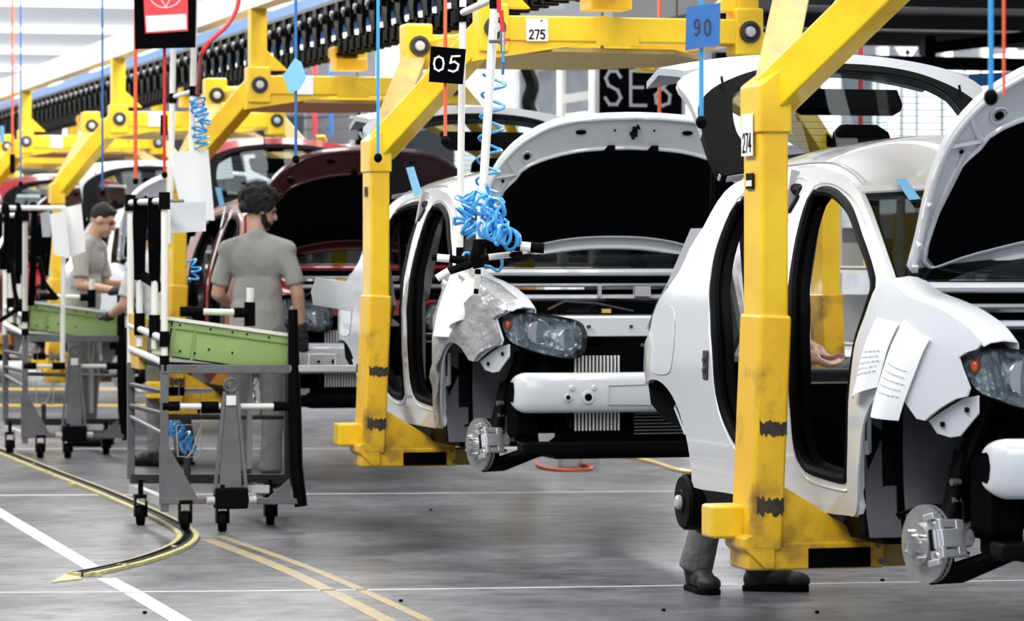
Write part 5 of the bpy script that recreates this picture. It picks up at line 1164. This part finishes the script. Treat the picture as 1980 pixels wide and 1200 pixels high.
off(0, .045, .001, .012, 'channel', 'black'); off(.042, .028, .001, .016, 'edge_strip', 'ychan'); off(-.042, .028, .001, .016, 'edge_strip', 'ychan')
off(.022, .008, .001, .022, 'lip', 'dgrey'); off(-.022, .008, .001, .022, 'lip', 'dgrey')
a = UZ(100, 1127); b = UZ(148, 1113); MB().prism([a, UZ(132, 1108), UZ(160, 1120)], (0, 0, .006)).build('end_ramp', 'ychan', gr)
for q in ((145, 1114), (185, 1113), (238, 1098), (335, 1062), (95, 916), (140, 940), (60, 900)): p = UZ(*q); MB().cbox(p + Vector((0, 0, .010)), (.06, .03, .02), Matrix.Rotation(.4, 3, 'Z')).build('cleat', 'ychan', gr)
pts = [UZ(*p) + zv * .012 for p in ((1038, 893), (1040, 902), (1062, 909), (1100, 912), (1138, 910), (1142, 905), (1120, 900))]; tag(MB().tube(smooth_poly(pts, False, 5), .012, 6).build('floor_cable', 'orange', loc=pts[0]), 'orange cable looping on the floor under the second car', 'cable')
pts = [UZ(*p) + zv * .012 for p in ((1190, 884), (1230, 888), (1270, 898), (1310, 911), (1345, 916))]; tag(MB().tube(smooth_poly(pts, False, 5), .014, 6).build('floor_cable', 'yellow', loc=pts[0]), 'yellow cable on the floor left of the nearest rear hub', 'cable')
p = UZ(1098, 903); tag(MB().cbox(p + zv * .06, (.12, .11, .12)).cbox(p + zv * .07 + yv * .15, (.1, .12, .10)).build('floor_box', 'lgrey', loc=p, bevel=.008), 'pale double box on the floor beneath the second car', 'box')
for k, (x_, y_) in enumerate(((466, 948), (833, 987), (1706, 1123), (280, 1186), (775, 1163), (1580, 1185), (1283, 1181))):
    p = UZ(x_, y_); tag(MB().ball(p + zv * .006, .010, 8, 6, sc=(1.3, 1, .6)).build('floor_crumb', 'black', loc=p), 'dark crumb on the floor ' + ('beside the front cart', 'under the gap before the second car', 'below the nearest front brake disc', 'at the bottom left by the white line', 'on the faded orange line', 'at the bottom right', 'left of the boots behind the nearest car')[k], 'crumb', 'crumbs on the floor')
# ------------------------------------------------------------------ background behind the line
rb = random.Random(21)
def shelf_unit(X, Y, L, H, label, m='tube', dens=.75, mats=('lgrey', 'blue', 'steelw', 'cardb', 'dgrey', 'silver', 'wshirt')):
    r = root('tube_shelving', (X, Y, 0), label, 'shelving', 'white tube shelving behind the line'); n = max(2, round(L / 1.2))
    for i in range(n + 1):
        for y_ in (0, .7): MB().cyl((X - i * L / n, Y + y_, 0), (X - i * L / n, Y + y_, H), .03, 8).build('post', m, r)
    lv = [.35, .85, 1.35, 1.85]; lv = [z for z in lv if z < H - .1]
    for z in lv:
        MB().box(X - L, X, Y + .0, Y + .04, z - .03, z + .02).box(X - L, X, Y + .66, Y + .7, z - .03, z + .02).box(X - L, X, Y, Y + .7, z - .005, z + .005).build('shelf', m, r)
    MB().cyl((X, Y, H - .02), (X - L, Y, H - .02), .03, 8).build('top_tube', m, r)
    for z in lv:
        x = X - .1; kk = 0
        while x > X - L + .5:
            w_ = rb.uniform(.3, .55)
            if rb.random() < dens:
                h = rb.uniform(.15, .36); mm = rb.choice(mats)
                b = MB().box(x - w_, x, Y + .05, Y + .6, z + .01, z + .01 + h).build('crate', mm, loc=(x, Y + .05, z + .01), bevel=.01)
                tag(b, '%s crate, %s from the near end, %s level, %s' % ({'lgrey': 'pale grey', 'blue': 'blue', 'steelw': 'white', 'cardb': 'yellow', 'dgrey': 'dark grey', 'silver': 'silver grey', 'wshirt': 'off white'}[mm], ('first', 'second', 'third', 'fourth', 'fifth', 'sixth', 'seventh', 'eighth', 'ninth', 'tenth', 'eleventh', 'twelfth')[kk], {.35: 'lowest', .85: 'second', 1.35: 'third', 1.85: 'top'}[z], label), 'crate', 'crates on the shelving behind the line')
                kk += 1
            x -= w_ + rb.uniform(.05, .3)
    return r
shelf_unit(-3.4, 2.9, 3.4, 2.0, 'shelving beside the nearest car')
shelf_unit(-9.0, 3.1, 4.6, 2.1, 'shelving behind second car')
shelf_unit(-16.5, 3.4, 5, 2.0, 'shelving behind red car')
shelf_unit(-25, 3.6, 6, 2.2, 'shelving deep at left')
shelf_unit(-13, 7.6, 6, 2.2, 'outer shelving at right', 'lgrey')
for k, (X, Y, w_, h, m, lab) in enumerate(((-11, 5.6, 1.0, 1.5, 'steelw', 'pale switch cabinet near the right edge behind the nearest car'), (-15, 6.2, 1.2, 1.9, 'lgrey', 'grey machine cabinet behind the open tailgate'), (-22, 3.35, .45, 3.3, 'steelw', 'tall white cabinet behind the 05 sign'),
        (-6.6, 4.6, 1.1, 1.15, 'dgrey', 'low dark cabinet behind the nearest front door opening'), (-29, 5.2, 1.2, 2.4, 'grey', 'grey cabinet behind the farther station board'), (-24.2, 3.2, .5, 2.7, 'dgrey', 'dark column housing behind the second tailgate'))):
    r = root('cabinet', (X, Y, 0), lab, 'cabinet', 'cabinets behind the line'); MB().box(X - .6, X, Y, Y + w_, 0, h).build('housing', m, r, bevel=.02)
    MB().box(X, X + .015, Y + .05, Y + w_ - .05, .15, h - .08).build('door_panel', m, r, bevel=.005); MB().box(X + .015, X + .04, Y + .1, Y + .13, h * .5, h * .5 + .15).build('handle', 'black', r)
pts = [UX(1018, 130, -22), UX(1030, 165, -22), UX(1022, 200, -22), UX(1036, 232, -22)]; tag(MB().tube(smooth_poly(pts, False, 5), .07, 8).build('cable_bundle', 'black', loc=pts[0]), 'black cable bundle hanging right of the white column behind the second car', 'cable bundle')
# ribbed tray and white block low behind the nearest car
p = UY(1565, 690, 1.9); q = UY(1652, 790, 1.9)
r = root('ribbed_tray', (p.x, 1.9, q.z), 'grey ribbed metal tray seen low through the nearest front door opening', 'tray')
T0 = UX(1562, 790, -8.0); T1 = UX(1665, 692, -8.0); r.location = T0
MB().box(-8.04, -8.0, T0.y, T1.y, T0.z - .2, T1.z).build('front_plate', 'liner', r); MB().box(-8.6, -8.0, T0.y, T1.y, T1.z - .02, T1.z + .005).build('top_edge', 'grey', r)
for k in range(4): MB().box(-8.0, -7.985, T0.y + .06 + k * .045, T0.y + .075 + k * .045, T1.z - .16, T1.z - .03).build('rib', 'lgrey', r)
MB().box(-8.6, -8.05, T0.y + .02, T0.y + .06, 0, T1.z - .02).box(-8.6, -8.05, T1.y - .06, T1.y - .02, 0, T1.z - .02).build('stand', 'dgrey', r)
# mezzanine, beams, columns
mz = root('mezzanine', (-9, 3.8, 3.4), 'dark raised platform under the roof at the upper right', 'platform')
MB().box(-18.9, -8, 3.8, 20, 3.4, 3.75).build('deck', 'conc', mz)
for x_ in (-9, -11.5, -14, -16.5, -18.7): MB().box(x_ - .06, x_ + .06, 3.8, 20, 3.28, 3.42).build('joist', 'dgrey', mz)
for x_, y_ in ((-18.6, 8.6), (-18.6, 13)): MB().box(x_ - .1, x_ + .1, y_ - .1, y_ + .1, 0, 3.4).build('column', 'steelw', mz)
def beam(a, b, w_, m, label, D=24.0, name='steel_beam'):
    A = UD(*a, D); B = UD(*b, D + .01); o = MB().bar(A, B, w_, w_).build(name, m, loc=A); return tag(o, label, 'beam', 'beams and pipes behind the line')
X_ = -19.5
def ybeam(px0, py0, px1, py1, X, w_, m, label): A = UX(px0, py0, X); B = UX(px1, py1, X); o = MB().bar(A, B, w_, w_).build('steel_beam', m, loc=A); return tag(o, label, 'beam', 'beams and pipes behind the line')
ybeam(1380, 114, 2200, 130, -15, .10, 'black', 'long black pipe crossing behind the open tailgate'); ybeam(1780, 96, 2200, 44, -16, .09, 'black', 'black pipe slanting up at the upper right')
ybeam(1795, 70, 1795, 125, -15.5, .09, 'black', 'short black pipe joining the slanting and the level one'); ybeam(1830, 158, 2200, 138, -15, .10, 'blue', 'blue rail behind the open hood at the right')
ybeam(1380, 205, 1560, 205, -12, .05, 'blue', 'thin blue rail seen through the tailgate window')
for k, px in enumerate((1706, 1752, 1830, 1905, 1955)): ybeam(px, 62, px, 330, -22 - k, .10, 'steelw', 'white post between the pipes, number %s from the tailgate' % ('one', 'two', 'three', 'four', 'five')[k])
ybeam(1725, 66, 1752, 108, -22, .08, 'steelw', 'white brace leaning right, behind the nearest arm'); ybeam(1780, 66, 1752, 108, -22, .08, 'steelw', 'white brace leaning left, behind the nearest arm')
for k, (px, X, z1) in enumerate(((1085, -17, 2.9), (1147, -16.5, 2.9))):
    A = UX(px, 480, X); A.z = 0; tag(MB().cyl(A, A + zv * 3.3, .035, 10).build('steel_pipe', 'tube', loc=A), 'white upright tube %s of the SE8 board' % ('well left', 'just left')[k], 'pipe', 'white upright tubes by the SE8 board')
ybeam(1085, 192, 1140, 184, -17, .07, 'tube', 'white rung joining two upright tubes left of the SE8 board')
for k, y_ in enumerate((216, 240, 262)): ybeam(590, y_, 690, y_ - 2, -24, .10, 'grey', 'grey level pipe above the red car, %s of three' % ('highest', 'middle', 'lowest')[k])
for k, (X, Y) in enumerate(((-30, 7.5), (-44, 7.5), (-60, 7.5), (-80, 7.5), (-105, 7.5), (-24, 12))):
    c = MB().box(X - .2, X + .2, Y - .2, Y + .2, 0, 7).build('column', 'steelw', loc=(X, Y, 0)); tag(c, 'white building column, %s' % ('nearest of the row', 'second of the row', 'third of the row', 'fourth of the row', 'farthest of the row', 'the one by the right wall')[k], 'column', 'white building columns')
for k in range(10):
    X = -52 - 8.5 * k; o = root('ceiling_lamp', (X, 8, 6.4), 'white ceiling luminaire running across the hall, %s row' % ('first', 'second', 'third', 'fourth', 'fifth', 'sixth', 'seventh', 'eighth', 'ninth', 'tenth')[k], 'lamp', 'rows of ceiling luminaires')
    MB().box(X - .25, X + .25, 1, 15, 6.5, 7.0).build('housing', 'steelw', o); MB().box(X - .35, X + .35, 2, 14, 6.42, 6.5).build('tube_cover', 'fluor', o)
for k in range(7):
    X = -20 - 16 * k; fr = MB(); n = 5
    fr.box(X - 14, X, 23.93, 24, 2.2, 2.35).box(X - 14, X, 23.93, 24, 5.6, 5.75)
    for i in range(n + 1): fr.box(X - 14 * i / n - .06, X - 14 * i / n + .06, 23.92, 24, 2.2, 5.75)
    wn = st(fr, 'window_%d' % (k + 1), 'steelw'); MB().box(X - 14, X, 23.96, 23.98, 2.3, 5.7).build('pane', 'fluor', wn)
